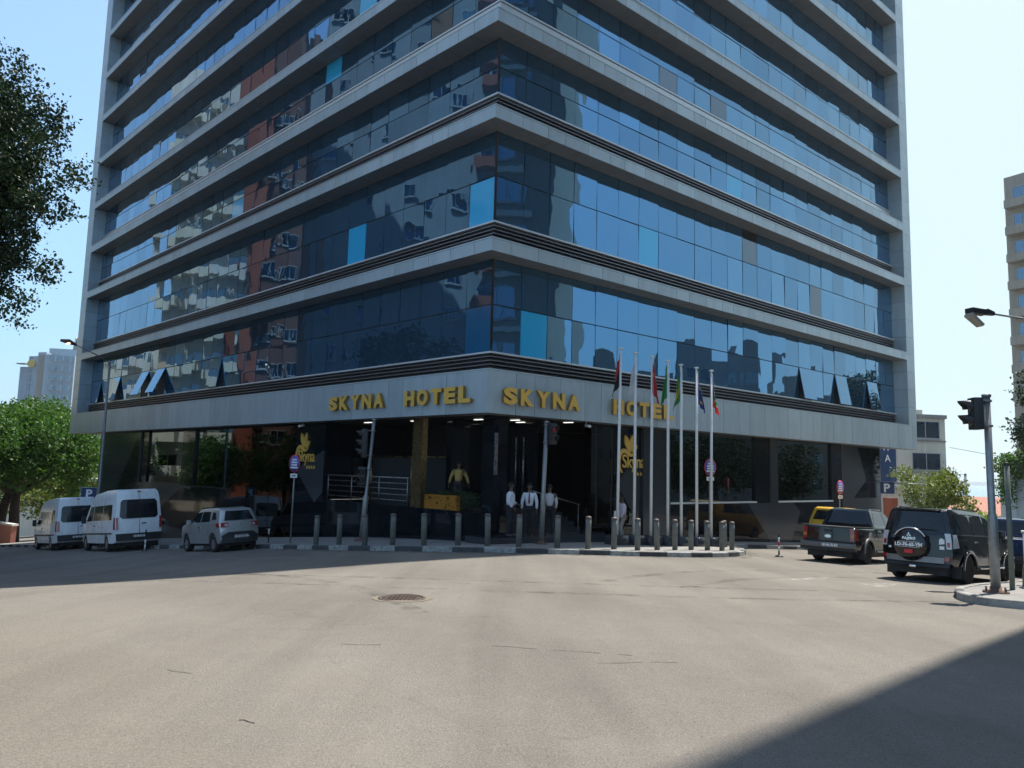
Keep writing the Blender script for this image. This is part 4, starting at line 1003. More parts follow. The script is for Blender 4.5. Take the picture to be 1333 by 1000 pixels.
van('white high roof passenger van, nearer of two, parked left of the silver hatchback', -15.65, 32.9, UL-R(4))
van('white high roof passenger van, the farther of the two, parked beside the trees', -21.6, 38.9, UL-R(4))

# silver hatchback
sil_p = paint('silver_paint', (.46, .48, .48), .6, .32)
L = 3.6
c = Car('hatchback_car', 'small silver hatchback parked at the kerb left of the dark granite wall', 'car', L, .78,
        [(1.74, .42), (1.78, .72), (1.70, .94), (1.05, 1.06), (.78, 1.12), (.28, 1.48), (.0, 1.545), (-.9, 1.55), (-1.35, 1.50), (-1.48, 1.44), (-1.68, 1.05), (-1.74, .80), (-1.76, .42)],
        [(1.15, .34), (-1.15, .34)], .30, [(.25, .94), (.6, 1.0), (.95, .985), (1.03, .96), (1.42, .80), (1.56, .70)], .10, sil_p, at(-9.45, 27.5, L, UL+R(0)), UL+R(0), .6, .10, .06)
for sy in (-1, 1):
    c.side(sy, [(.80, 1.06), (.34, 1.40), (-.05, 1.43), (-.05, 1.06)], 'front_window', M['car_glass']); c.side(sy, [(-.12, 1.06), (-.12, 1.43), (-.72, 1.42), (-.86, 1.08)], 'rear_side_window', M['car_glass'])
    c.side(sy, [(-1.02, 1.12), (-.94, 1.40), (-1.2, 1.38), (-1.38, 1.14)], 'quarter_window', M['car_glass'])
    c.end(True, [(sy*.98, .86), (sy*.96, 1.02), (sy*.62, 1.01), (sy*.60, .88)], 'taillight', M['tail'], .03); c.end(True, [(sy*.80, .89), (sy*.80, .97), (sy*.64, .97), (sy*.63, .89)], 'reversing_light', M['clear'], .034)
    c.side(sy, [(-1.5, .86), (-1.42, .98), (-1.6, 1.02), (-1.70, .86)], 'taillight_side', M['tail'], .012); c.end(False, [(sy*.95, .72), (sy*.92, .90), (sy*.55, .86), (sy*.6, .70)], 'headlight', M['clear'], .02)
    c.side(sy, [(.0, .86), (.0, .895), (-.16, .895), (-.16, .86)], 'door_handle', M['chrome'], .025)
    for xa in (.72, -.08, -.80): c.side(sy, [(xa, .42), (xa, 1.04), (xa-.01, 1.04), (xa-.01, .42)], 'door_gap', M['blackpl'], .003)
c.end(True, [(-.80, 1.08), (-.72, 1.42), (.72, 1.42), (.80, 1.08)], 'rear_window', M['car_glass'])
c.end(True, [(-.95, .32), (-.95, .56), (-.62, .68), (.62, .68), (.95, .56), (.95, .32)], 'rear_bumper', M['blackpl'], .035)
c.end(True, [(-.03, .92), (-.03, .97), (.03, .97), (.03, .92)], 'badge', M['chrome'], .03)
c.grid([(-.84, 1.10), (-.84, 1.46), (.84, 1.46), (.84, 1.10)], lambda yf, z, t: c.map(.80-.52*(z-1.10)/.36, yf, z)+V((.012 if t > .5 else -.03, 0, .012 if t > .5 else 0)), 'windscreen', M['car_glass'], .2)
c.plate(.52, 0, 'LD-54-71-HA', x=-1.80, wd=.44, hh=.10); c.mirror(.70, 1.10, sil_p, .14, .13)
c.box('roof_rail', M['blackpl'], (-.9, .2, .52, .55, 1.545, 1.58), (-.9, .2, -.55, -.52, 1.545, 1.58), bev=0); settle(c, 2.3, 1.3)

# pickups
def pickup(label, rx, ry, rz, col, plate, trim):
    L = 5.3
    c = Car('pickup_truck', label, 'pickup truck', L, .925,
        [(2.60, .50), (2.66, .80), (2.58, 1.08), (1.50, 1.22), (1.22, 1.27), (.55, 1.76), (.25, 1.80), (-.62, 1.81), (-.80, 1.76), (-.98, 1.24), (-1.06, 1.18), (-2.54, 1.18), (-2.60, 1.14), (-2.62, .62), (-2.58, .50)],
        [(1.72, .44), (-1.50, .44)], .46, [(.4, .95), (.75, 1.0), (1.10, .99), (1.22, .955), (1.70, .74), (1.82, .68)], .09, col, at(rx, ry, L, rz), rz, .7, .06, .05)
    for sy in (-1, 1):
        c.side(sy, [(1.14, 1.29), (.60, 1.70), (.26, 1.72), (.26, 1.29)], 'front_window', M['car_glass']); c.side(sy, [(.18, 1.29), (.18, 1.72), (-.58, 1.72), (-.82, 1.31)], 'rear_side_window', M['car_glass'])
        c.end(True, [(sy*.985, .74), (sy*.985, 1.14), (sy*.84, 1.14), (sy*.84, .74)], 'taillight', M['tail'], .03); c.side(sy, [(-2.44, .78), (-2.44, 1.12), (-2.58, 1.12), (-2.60, .78)], 'taillight_side', M['tail'], .014)
        c.end(True, [(sy*.975, .84), (sy*.975, .94), (sy*.86, .94), (sy*.86, .84)], 'amber_light', M['amber'], .036)
        c.end(False, [(sy*.95, .86), (sy*.92, 1.05), (sy*.60, 1.02), (sy*.62, .86)], 'headlight', M['clear'], .02)
        for xa in (1.1, .22, -.62, -1.02): c.side(sy, [(xa, .55), (xa, 1.22), (xa-.014, 1.22), (xa-.014, .55)], 'door_gap', M['blackpl'], .003)
        for xa in (.40, -.46): c.side(sy, [(xa, 1.07), (xa, 1.11), (xa-.16, 1.11), (xa-.16, 1.07)], 'door_handle', M['chrome'], .03)
        for xc in (1.72, -1.50):
            mb = MB(); m = 14; vs = []
            for k in range(m+1):
                a = pi*k/m
                for rr, oo in ((.43, .0), (.52, .0), (.52, .045), (.43, .05)): vs.append((xc+rr*cos(a), sy*(c.W(xc, .7)-.01+oo), .36+rr*sin(a)*.98))
            fs = [(4*k+q, 4*k+(q+1) % 4, 4*k+4+(q+1) % 4, 4*k+4+q) for k in range(m) for q in range(4)]
            mb.add(vs, fs, 0, True); fix_normals(mb.build('wheel_arch', trim, c.t))
    c.grid([(-.78, 1.30), (-.78, 1.70), (.78, 1.70), (.78, 1.30)], lambda yf, z, t: c.map(-.98+.18*(z-1.24)/.52, yf, z)+V((-.012 if t > .5 else .03, 0, 0)), 'rear_window', M['car_glass'], .2)
    c.grid([(-.84, 1.30), (-.84, 1.72), (.84, 1.72), (.84, 1.30)], lambda yf, z, t: c.map(1.22-.67*(z-1.27)/.49, yf, z)+V((.012 if t > .5 else -.03, 0, .012 if t > .5 else 0)), 'windscreen', M['car_glass'], .2)
    c.end(True, [(-.80, .70), (-.80, .72), (.80, .72), (.80, .70)], 'tailgate_gap', M['blackpl'], .014); c.end(True, [(-.14, 1.00), (-.14, 1.09), (.14, 1.09), (.14, 1.00)], 'tailgate_handle', M['blackpl'], .03)
    mb = MB(); mb.lathe([(.085, -.012), (.085, 0), (.065, .002), (.06, -.01)], n=20, axis='x'); o = mb.build('badge', M['chrome'], c.t); o.location = (-2.635, 0, .86); o.scale = (1, 1.25, .62)
    c.box('bed_liner', M['blackpl'], (-2.5, -1.12, -.80, .80, 1.182, 1.192), bev=0); c.box('bed_rail', M['blackpl'], (-2.56, -1.08, -.905, -.83, 1.185, 1.215), (-2.56, -1.08, .83, .905, 1.185, 1.215), bev=.008)
    c.box('rear_bumper', trim, (-2.76, -2.58, -.88, .88, .50, .66)); c.box('step', M['blackpl'], (-2.72, -2.5, -.9, .9, .40, .497)); c.box('tow_bar', M['blackpl'], (-2.84, -2.6, -.04, .04, .34, .40))
    c.box('side_step', M['chrome'], (-.9, 1.1, .93, 1.0, .40, .45), (-.9, 1.1, -1.0, -.93, .40, .45)); c.box('aerial_pod', M['blackpl'], (-.05, .05, -.03, .03, 1.81, 1.84), bev=0)
    c.box('roof_rail', M['chrome'], (-.6, .4, .60, .63, 1.80, 1.835), (-.6, .4, -.63, -.60, 1.80, 1.835), bev=0)
    for sy in (-.94, .70): c.box('mud_flap', M['blackpl'], (-2.02, -1.99, sy, sy+.24, .16, .50), bev=0)
    c.plate(.585, -.12, plate, x=-2.77, wd=.42, hh=.10); c.mirror(1.05, 1.32, col, .18, .20); settle(c, 3.2, 1.6)
    return c
blk = paint('black_paint', (.005, .006, .007), .0, .10)
pickup('black double cab pickup driving away between the flagpoles and the black off-roader', 10.55, 25.5, UR+R(5), blk, 'LD-06-76-EX', simple('grey_trim', (.14, .14, .14), .4, .5))
dbl = paint('dark_blue_paint', (.012, .03, .085), .2, .2)
pickup('dark blue pickup partly hidden behind the corner traffic light at the right edge', 15.4, 24.1, UR+R(3), dbl, 'LD-61-20-FD', M['blackpl'])

# black off-roader with a spare wheel on its rear door
L = 4.75
c = Car('offroad_car', 'large black off-roader with a covered spare wheel on its rear door', 'car', L, .94,
        [(2.30, .50), (2.36, .85), (2.26, 1.08), (1.15, 1.20), (.90, 1.25), (.32, 1.74), (.05, 1.82), (-1.6, 1.86), (-2.02, 1.84), (-2.13, 1.78), (-2.28, 1.16), (-2.30, .85), (-2.32, .50)],
        [(1.48, .43), (-1.33, .43)], .44, [(.4, .96), (.75, 1.0), (1.05, .99), (1.18, .965), (1.72, .80), (1.87, .70)], .12, blk, at(10.3, 19.6, L, UR+R(0)), UR+R(0), .66, .10, .09)
for sy in (-1, 1):
    c.side(sy, [(.84, 1.24), (.36, 1.68), (.06, 1.74), (.06, 1.24)], 'front_window', M['car_glass']); c.side(sy, [(-.02, 1.24), (-.02, 1.74), (-.84, 1.75), (-.90, 1.24)], 'rear_side_window', M['car_glass'])
    c.side(sy, [(-.98, 1.24), (-.94, 1.75), (-1.86, 1.74), (-2.02, 1.26)], 'quarter_window', M['car_glass'])
    c.end(True, [(sy*.985, .86), (sy*.985, 1.24), (sy*.83, 1.24), (sy*.86, .86)], 'taillight', M['clear'], .03); c.side(sy, [(-2.02, .90), (-2.08, 1.22), (-2.22, 1.22), (-2.27, .88)], 'taillight_side', M['clear'], .014)
    c.end(True, [(sy*.95, .90), (sy*.95, 1.02), (sy*.87, 1.02), (sy*.88, .90)], 'brake_light', M['tail'], .036)
    c.end(True, [(sy*.96, .56), (sy*.96, .66), (sy*.84, .66), (sy*.84, .56)], 'reflector', M['tail'], .075)
    c.end(False, [(sy*.95, .88), (sy*.92, 1.06), (sy*.60, 1.04), (sy*.62, .88)], 'headlight', M['clear'], .02)
    for xa in (.98, .02, -.92): c.side(sy, [(xa, .5), (xa, 1.2), (xa-.014, 1.2), (xa-.014, .5)], 'door_gap', M['blackpl'], .003)
    c.side(sy, [(.9, 1.205), (.9, 1.225), (-2.05, 1.235), (-2.05, 1.215)], 'belt_trim', M['chrome'], .012)
    for xa in (.22, -.72): c.side(sy, [(xa, 1.04), (xa, 1.08), (xa-.16, 1.08), (xa-.16, 1.04)], 'door_handle', M['chrome'], .03)
    for xc in (1.48, -1.33):
        mb = MB(); m = 14; vs = []
        for k in range(m+1):
            a = pi*k/m
            for rr, oo in ((.42, .0), (.50, .0), (.50, .035), (.42, .04)): vs.append((xc+rr*cos(a), sy*(c.W(xc, .7)-.01+oo), .36+rr*sin(a)*.98))
        fs = [(4*k+q, 4*k+(q+1) % 4, 4*k+4+(q+1) % 4, 4*k+4+q) for k in range(m) for q in range(4)]
        mb.add(vs, fs, 0, True); fix_normals(mb.build('wheel_arch', blk, c.t))
c.end(True, [(-.86, 1.26), (-.84, 1.74), (.84, 1.74), (.86, 1.26), (.5, 1.20), (-.5, 1.20)], 'rear_window', M['car_glass'])
c.end(True, [(-.84, .50), (-.84, .64), (.84, .64), (.84, .50)], 'rear_bumper', simple('grey_bumper', (.22, .22, .22), .35, .5), .10); c.end(True, [(-.97, .40), (-.97, .50), (.97, .50), (.97, .40)], 'lower_bumper', M['blackpl'], .05)
c.end(True, [(-.80, 1.795), (-.80, 1.84), (.80, 1.84), (.80, 1.795)], 'roof_spoiler', blk, .10)
c.grid([(-.84, 1.28), (-.84, 1.72), (.84, 1.72), (.84, 1.28)], lambda yf, z, t: c.map(.90-.58*(z-1.25)/.49, yf, z)+V((.012 if t > .5 else -.03, 0, .012 if t > .5 else 0)), 'windscreen', M['car_glass'], .2)
mb = MB(); mb.lathe([(.40, .0), (.415, -.06), (.405, -.19), (.37, -.235), (.20, -.262), (.01, -.27)], n=40, axis='x'); sp = fix_normals(mb.build('spare_wheel_cover', blk, c.t)); sp.location = (-2.27, .06, .92)
mb = MB(); mb.tube([(-.20, .42*cos(a), .42*sin(a)) for a in [R(30)+R(120)*k/14 for k in range(15)]], .022, 6); mb.build('cover_trim', M['chrome'], sp)
mb = MB()                                                     # three diamonds
for a in (90, 210, 330):
    u = V((cos(R(a)), sin(R(a)))); v_ = V((-u.y, u.x)); l_ = .062
    q = [V((0, 0)), u*l_*.5+v_*l_*.29, u*l_, u*l_*.5-v_*l_*.29]
    mb.add([(-.272, -p.x, p.y+.24) for p in q]+[(-.25, -p.x, p.y+.24) for p in q], [(0, 1, 2, 3), (7, 6, 5, 4), (0, 4, 5, 1), (1, 5, 6, 2), (2, 6, 7, 3), (3, 7, 4, 0)])
fix_normals(mb.build('emblem', M['chrome'], sp))
me = text_mesh('PAJERO', .085, .004, .004, 'cover_lettering', 1.15, 'CENTER'); me.materials.append(M['chrome']); l = link('cover_lettering', me, sp); l.matrix_local = Matrix(((0, 0, -1, -.262), (-1, 0, 0, 0), (0, 1, 0, .125), (0, 0, 0, 1)))
c.plate(.92, .06, 'LD-76-65-YM', x=-2.545, wd=.50, hh=.125)
mb = MB(); mb.box(-.30, -.275, -.10, .10, -.215, -.125); mb.build('red_seal', simple('red_plastic', (.6, .02, .03), .4), sp)
c.box('wiper', M['blackpl'], (-2.30, -2.275, -.50, .0, 1.32, 1.335), bev=0); c.end(True, [(-.80, .98), (-.80, 1.08), (-.72, 1.12), (-.66, 1.08), (-.66, .96)], 'sticker', M['white'], .016); c.end(True, [(-.79, .84), (-.79, .92), (-.67, .92), (-.67, .84)], 'sticker', M['white'], .016); c.end(True, [(.80, .80), (.80, .85), (.72, .85), (.72, .80)], 'sticker', M['white'], .016)
c.box('side_step', M['chrome'], (-.8, .95, .93, 1.02, .38, .43), (-.8, .95, -1.02, -.93, .38, .43)); c.box('roof_rail', M['chrome'], (-1.7, .1, .64, .67, 1.85, 1.89), (-1.7, .1, -.67, -.64, 1.85, 1.89), bev=0)
c.box('tow_hitch', M['chrome'], (-2.5, -2.3, -.08, .08, .36, .42)); c.mirror(.82, 1.28, blk, .18, .20)
settle(c, 2.8, 1.6)
for sy in (-.90, .68): c.box('mud_flap', M['blackpl'], (-1.85, -1.82, sy, sy+.22, .14, .48), bev=0)

# small far cars
def estate(label, rx, ry, rz, col, L=4.3, H=1.5, lights='tail'):
    k = H/1.5
    c = Car('parked_car', label, 'car', L, .88, [(L/2-.04, .42), (L/2, .72), (L/2-.1, .92*k), (.95, 1.03*k), (.7, 1.06*k), (.1, 1.44*k), (-.1, 1.49*k), (-L/2+.55, 1.5*k), (-L/2+.35, 1.44*k), (-L/2+.10, 1.02*k), (-L/2, .8), (-L/2, .42)],
            [(L/2-.8, .37), (-L/2+.8, .37)], .32, [(.25, .95), (.6, 1.0), (.95*k, .985), (1.03*k, .96), (1.42*k, .80), (1.52*k, .72)], .10, col, at(rx, ry, L, rz), rz, .6, .1, .06)
    for sy in (-1, 1):
        c.side(sy, [(.66, 1.05*k), (.16, 1.40*k), (-.2, 1.42*k), (-.2, 1.05*k)], 'front_window', M['car_glass']); c.side(sy, [(-.27, 1.05*k), (-.27, 1.42*k), (-1.25, 1.41*k), (-1.5, 1.07*k)], 'rear_side_window', M['car_glass'])
        c.end(True, [(sy*.98, .84), (sy*.96, 1.0), (sy*.66, 1.0), (sy*.66, .86)], 'taillight', M['tail'], .03)
    c.end(True, [(-.80, 1.06*k), (-.74, 1.38*k), (.74, 1.38*k), (.80, 1.06*k)], 'rear_window', M['car_glass']); c.end(True, [(-.95, .34), (-.95, .62), (.95, .62), (.95, .34)], 'rear_bumper', M['blackpl'], .04)
    c.plate(.72, 0, 'LD-20-14-BC', wd=.42, hh=.1); settle(c, 2.6, 1.4); return c
estate('white car at the far left edge parked in front of the big tree', -35.0, 51.5, UL+R(4), van_w, 4.2, 1.62)
estate('yellow taxi mostly hidden behind the cab of the black pickup', 13.6, 33.2, UR, paint('yellow_paint', (.65, .38, .03), 0, .3), 4.6, 1.9)
# ---------------------------------------------------------------- trees and plants
def leafmat(name, c1, c2, c3, tl=.35):
    a = N(name); g = a.n('NewGeometry'); rc = a.n('ValToRGB'); e = rc.color_ramp.elements; e.new(.5)
    for k, (p, c) in enumerate(((0, c1), (.55, c2), (1, c3))): e[k].position = p; e[k].color = (*c, 1)
    big = a.noise(a.coord((1, 1, 1)), .9, 3); mx0 = a.n('Math', operation='MULTIPLY_ADD'); a.l(g.outputs['Random Per Island'], mx0.inputs[0]); mx0.inputs[1].default_value = .55; 
    sb_ = a.n('Math', operation='MULTIPLY'); a.l(big, sb_.inputs[0]); sb_.inputs[1].default_value = .5; a.l(sb_.outputs[0], mx0.inputs[2]); a.l(mx0.outputs[0], rc.inputs[0])
    a.set(Base_Color=rc.outputs[0], Roughness=.5, Specular_IOR_Level=.35); tr = a.n('BsdfTranslucent'); a.l(a.mix(rc.outputs[0], (1.3, 1.35, .5), 1.0), tr.inputs[0])
    mx = a.n('MixShader'); mx.inputs[0].default_value = tl; a.l(a.b.outputs[0], mx.inputs[1]); a.l(tr.outputs[0], mx.inputs[2]); a.l(mx.outputs[0], a.t.nodes['Material Output'].inputs[0]); return a.m
M['leaf'] = leafmat('green_foliage', (.028, .07, .014), (.055, .13, .022), (.10, .19, .04))
M['leaf_dk'] = leafmat('dark_foliage', (.010, .026, .012), (.02, .045, .018), (.035, .07, .026), .15)
M['leaf_yl'] = leafmat('yellow_green_foliage', (.05, .08, .02), (.12, .16, .035), (.22, .20, .05))
M['bark'] = simple('tree_bark', (.085, .065, .05), .9, 0, .4, 5, .6)
def crown_mesh(mb, blobs, n, size, seed, gap=.0, shell=.55, flat=.0, mi=0):
    rg = random.Random(seed); tot = sum(b[3]*b[4]*b[5] for b in blobs)
    for (cx, cy, cz, rx, ry, rz) in blobs:
        k = int(n*rx*ry*rz/tot)
        # twigs: small clusters of leaves
        nc = max(4, k//14)
        for _ in range(nc):
            th = rg.uniform(0, 2*pi); u = rg.uniform(-1, 1); r = (shell+(1-shell)*rg.random()) if rg.random() < .8 else rg.random()**.5
            dx, dy, dz = sqrt(1-u*u)*cos(th), sqrt(1-u*u)*sin(th), u
            nz = noise.noise(V((cx+dx*rx, cy+dy*ry, cz+dz*rz))*(1.1/max(.6, min(rx, ry)*.35)))
            if nz < gap-.25: continue
            r *= 1+.22*nz
            px, py, pz = cx+dx*rx*r, cy+dy*ry*r, cz+dz*rz*r
            cs = size*2.1
            for _ in range(14):
                q = V((px+rg.gauss(0, cs*.6), py+rg.gauss(0, cs*.6), pz+rg.gauss(0, cs*.4)))
                a = V((rg.gauss(0, 1), rg.gauss(0, 1), rg.gauss(0, .6))).normalized(); b = a.orthogonal().normalized(); b.rotate(Matrix.Rotation(rg.uniform(0, 6.28), 3, a))
                l = size*rg.uniform(.6, 1.3); w_ = l*rg.uniform(.3, .45)
                bend = a.cross(b)*l*.15
                mb.add([q-b*l*.5, q+a*w_+bend, q+b*l*.5, q-a*w_+bend], [(0, 1, 2, 3)], mi)
def tree(name, label, x, y, blobs, n, size, mat, trunk_r, group='street trees', seed=1, gap=0., branches=7, trunks=((0, 0),), shell=.55, z0=None, extra=None):
    z0 = G(x, y)-.1 if z0 is None else z0; t = thing(name, label, 'tree', (x, y, z0), 0, group); rg = random.Random(seed)
    mb = MB()
    for (ox, oy) in trunks:
        low = min(b[2]-b[5]*.3 for b in blobs)-z0; tip = V((ox*.4, oy*.4, max(1.2, low)))
        mb.tube([(ox, oy, 0), (ox*.95+.06, oy, tip.z*.3), (ox*.7-.08, oy*.7+.05, tip.z*.7), tuple(tip)], [trunk_r*1.25, trunk_r, trunk_r*.85, trunk_r*.7], 10)
        for k in range(branches):
            b = blobs[k % len(blobs)]; e = V((b[0]-x+rg.uniform(-.5, .5)*b[3], b[1]-y+rg.uniform(-.5, .5)*b[4], b[2]-z0+rg.uniform(-.2, .5)*b[5]))
            m_ = tip.lerp(e, .5)+V((rg.uniform(-.3, .3), rg.uniform(-.3, .3), rg.uniform(.0, .4)))
            mb.tube([tuple(tip-V((0, 0, .2))), tuple(m_), tuple(e)], [trunk_r*.5, trunk_r*.3, trunk_r*.08], 7)
    mb.build('trunk', M['bark'], t)
    cm = MB(); crown_mesh(cm, [(b[0]-x, b[1]-y, b[2]-z0, b[3], b[4], b[5]) for b in blobs], n, size, seed, gap, shell)
    cm.build('crown', mat, t); return t
rg = random.Random(21)
def blobset(cx, cy, cz, rx, ry, rz, k, seed, sc=.45):
    r = random.Random(seed); out = []
    for _ in range(k):
        th = r.uniform(0, 2*pi); u = r.uniform(-.9, 1); q = r.uniform(.45, .85); s = r.uniform(.7, 1.2)*sc
        out.append((cx+rx*q*sqrt(1-u*u)*cos(th), cy+ry*q*sqrt(1-u*u)*sin(th), cz+rz*q*u, rx*s, ry*s, rz*s))
    return out
# the big spreading tree beyond the left end of the hotel
bl_ = blobset(-42.5, 66, EYE+1.1, 8.2, 7.0, 4.0, 22, 5, .34)+[(-41, 62, EYE+1.2, 6, 5, 2.8), (-37, 63.5, EYE+.4, 3.2, 3.2, 2.2), (-47, 62, EYE+.6, 4, 4, 2.6), (-36.0, 66, EYE-2.2, 2.2, 2.2, 2.0), (-42, 60, EYE-1.6, 3, 2.5, 1.6), (-46, 61, EYE-2.4, 2.6, 2.6, 1.6), (-43.5, 60, EYE-2.2, 2.2, 2.0, 1.3), (-40.5, 59.8, EYE-1.4, 2.0, 1.8, 1.2), (-38, 61, EYE-1.6, 2.0, 1.8, 1.5)]
tree('spreading_tree', 'broad green spreading tree rising behind the white vans', -40.4, 63, bl_, 76000, .28, M['leaf'], .42, seed=3, gap=.02, branches=16, trunks=((0, 0), (-1.7, .6)))
# tall tree whose dark branches hang in at the upper left
bl_ = [(-22.3, 31, 14.5, 2.7, 3, 2.6), (-21.4, 30.5, 11.6, 2.7, 2.8, 2.3), (-20.6, 30.5, 10.9, 1.9, 2, 1.5), (-22.2, 31, 9.0, 2.2, 2.8, 1.8), (-21.7, 31.5, 8.2, 1.3, 2, .8), (-22.6, 31.5, 6.8, 1.4, 2, 1.0),
       (-26, 31, 13, 4.2, 4.5, 4), (-26, 32, 10, 4.0, 4.5, 3.0), (-25, 29, 17, 3.2, 3.2, 2.6), (-29, 30, 11, 4, 4, 4)]
bl_ = [(a*.45, b*.45, EYE+c*.45, d*.45, e*.45, f*.45) for a, b, c, d, e, f in bl_]
bl_ += [((px-662)/988*14, 14+.3*sin(px), EYE+(592-py)/988*14, .30, .34, .20) for px, py in ((62, 226), (52, 192), (58, 256), (26, 132), (8, 112), (34, 332), (38, 342), (16, 384), (0, 412), (64, 212), (42, 162), (20, 350), (6, 395), (46, 240), (10, 320), (22, 300))]
tree('tall_tree', 'tall dark tree whose branches hang into the sky at the upper left', -14.9, 12.6, bl_, 170000, .072, M['leaf_dk'], .24, seed=9, gap=.03, branches=9, shell=.15)
tree('street_tree', 'dark round tree across the left street, mirrored in the first floor glass near the corner', -27.8, 31.5, blobset(-27.8, 31.5, EYE+5.6, 4.6, 4.6, 4.0, 14, 19, .42), 15000, .27, M['leaf_dk'], .3, seed=19, gap=.0)
# others along the left street (seen between the trunks and in the glass)
for i, (x, y, h, r) in enumerate(((-38.5, 43, 9.0, 3.7), (-35, 34.5, 7.2, 3.0), (-41, 49.5, 9.0, 3.7), (-33.4, 39.3, 8.2, 3.2), (-33, 27, 6.0, 2.6))):
    z0 = G(x, y); tree('street_tree', ['low round tree on the far side of the left street, mirrored in the shop windows', 'small round tree opposite the terrace, mirrored in the dark wall', 'leafy tree past the frame edge at the left, mirrored in the shop windows', 'leafy tree between two others, mirrored in the glossy wall beside the left emblem', 'low tree opposite the corner, mirrored in the terrace plinth'][i], x, y,
         blobset(x, y, z0+h-r*.8, r, r, r*.75, 9, 30+i, .5), 9000, .26, M['leaf'], .2, seed=50+i, gap=-.05)
tree('bushy_tree', 'pale green bushy tree behind the trunk of the spreading tree', -52, 86, blobset(-52, 86, G(-52, 86)+4.6, 6, 5, 3.2, 9, 77, .5), 9000, .34, M['leaf_yl'], .2, seed=60, gap=-.1)
# right hand side
tree('small_tree', 'small yellow green tree in front of the cream building', 28.0, 50.0, blobset(27.9, 50, EYE-.7, 2.05, 2.0, 1.65, 12, 12, .42)+[(25.6, 49.6, EYE+.25, .8, .8, .45), (29.9, 50.3, EYE-1.7, .9, .9, .8)], 9500, .17, M['leaf_yl'], .10, seed=14, gap=.16)
tree('dark_tree', 'dark green tree cut off by the right edge of the photo', 34.3, 47.5, blobset(34.6, 47.5, EYE+4.4, 3.0, 3.0, 3.3, 14, 15, .42)+[(31.8, 46.6, EYE+3.3, 1.1, 1.1, .9), (32.2, 46.8, EYE+1.2, 1.0, 1.0, .9)], 17000, .22, M['leaf_dk'], .22, seed=16, gap=.05)
for i, (x, y, h, r) in enumerate(((46, 33, 9., 3.3), (48.5, 38, 9.5, 3.6), (50, 43.8, 8.8, 3.4))):
    z0 = G(x, y); tree('street_tree', ['dense tree across the right street, mirrored left in the shop window', 'tallest dense tree across the right street, mirrored in the shop window', 'dense tree across the right street, mirrored in the farthest shop window'][i], x, y,
         blobset(x, y, z0+h-r*1.1, r, r, r*1.05, 10, 80+i, .5), 9000, .28, M['leaf_dk'], .22, seed=90+i, gap=.02)
# hedge and climbing plant
hd = thing('hedge', 'bright green clipped hedge below the small yellow green tree', 'hedge', (25.5, 45.4, G(25.5, 45.4)))
mb = MB(); crown_mesh(mb, [(k*.75-1.1, k*.35, 1.45+.12*sin(k*2.1), .62, .6, .62) for k in range(8)], 6000, .12, 4, -.3, .6); mb.build('foliage', leafmat('bright_hedge', (.07, .14, .02), (.13, .24, .03), (.20, .32, .05)), hd)
mb = MB(); mb.tube([(-1.2, 0, 0), (-1.2, 0, 1.0)], .04, 6); mb.tube([(2, .9, 0), (2, .9, 1.0)], .04, 6); mb.build('stems', M['bark'], hd)
# potted green plants inside the entrance planter
pb = thing('planter_plants', 'row of dark green leafy plants behind the entrance counter', 'plants', P('L', 3.0, W-.75, FL))
mb = MB(); crown_mesh(mb, [(k*.45*-.7*-1-.5, k*.45*-.7, .38, .32, .3, .3) for k in range(-2, 4)], 1600, .09, 8, -.3, .3); mb.build('foliage', M['leaf_dk'], pb); mb = MB(); mb.box(-.9, .9, -.12, .12, 0, .16); o = mb.build('trough', M['granite_grey'], pb); o.rotation_euler = (0, 0, R(-45))

# ---------------------------------------------------------------- other buildings
def wallmat(name, col, var=.2): 
    a = N(name); co = a.coord(); st = a.noise(a.coord((2.5, 2.5, .25)), 1.2, 6, .65); c = a.mix(col, a.ramp(st, [(.3, 1-var), (.62, 1.0)]), 1.0); c = a.mix(c, a.ramp(a.noise(co, .35, 5), [(.3, 1-var*.7), (.7, 1.0)]), 1.0)
    a.set(Base_Color=c, Roughness=.85); a.bump(a.noise(co, 14, 4), .15, .01); return a.m
WM = {'cream': wallmat('cream_render', (.62, .58, .48)), 'red': wallmat('brick_red_render', (.30, .075, .035)), 'gblue': wallmat('grey_and_shaded_render', (.27, .29, .31)), 'beige': wallmat('beige_concrete', (.33, .31, .27)), 'white': wallmat('white_render', (.62, .60, .56)),
      'pink': wallmat('salmon_render', (.42, .17, .125)), 'brown': wallmat('brown_render', (.15, .06, .04)), 'grey': wallmat('grey_concrete', (.28, .27, .25)), 'paleblue': wallmat('pale_and_hazed_wall', (.30, .38, .45), .1)}
M['bglass'] = mat_glass('window_glass', (.16, .22, .28), .05, .2, .5)
M['frame'] = simple('window_frame_white', (.36, .36, .36), .5)
unit = {}
def wincopy(par, org, ud, w_, h, deep=.12, frame=True, name='window'):
    """a window in a facade: org = lower left corner (3d), ud = direction along the wall (2d), outward = right of ud"""
    key = (round(w_, 2), round(h, 2), frame)
    if key not in unit:
        mb = MB(); b = .07
        for bx in ((0, w_, 0, b), (0, w_, h-b, h), (0, b, b, h-b), (w_-b, w_, b, h-b), (w_/2-b*.4, w_/2+b*.4, b, h-b)): mb.box(bx[0], bx[1], -.05, .06, bx[2], bx[3], 0)
        mb.box(b, w_-b, -.005, .012, b, h-b, 1)
        mb.box(-.08, w_+.08, -.14, .07, -.09, -.004, 0)
        me = bpy.data.meshes.new(name); me.from_pydata(mb.v, [], mb.f); me.materials.append(M['frame']); me.materials.append(M['bglass']); me.polygons.foreach_set('material_index', mb.m); unit[key] = me
    o = link(name, unit[key], par); o.location = org; o.rotation_euler = (0, 0, atan2(ud[1], ud[0])); return o
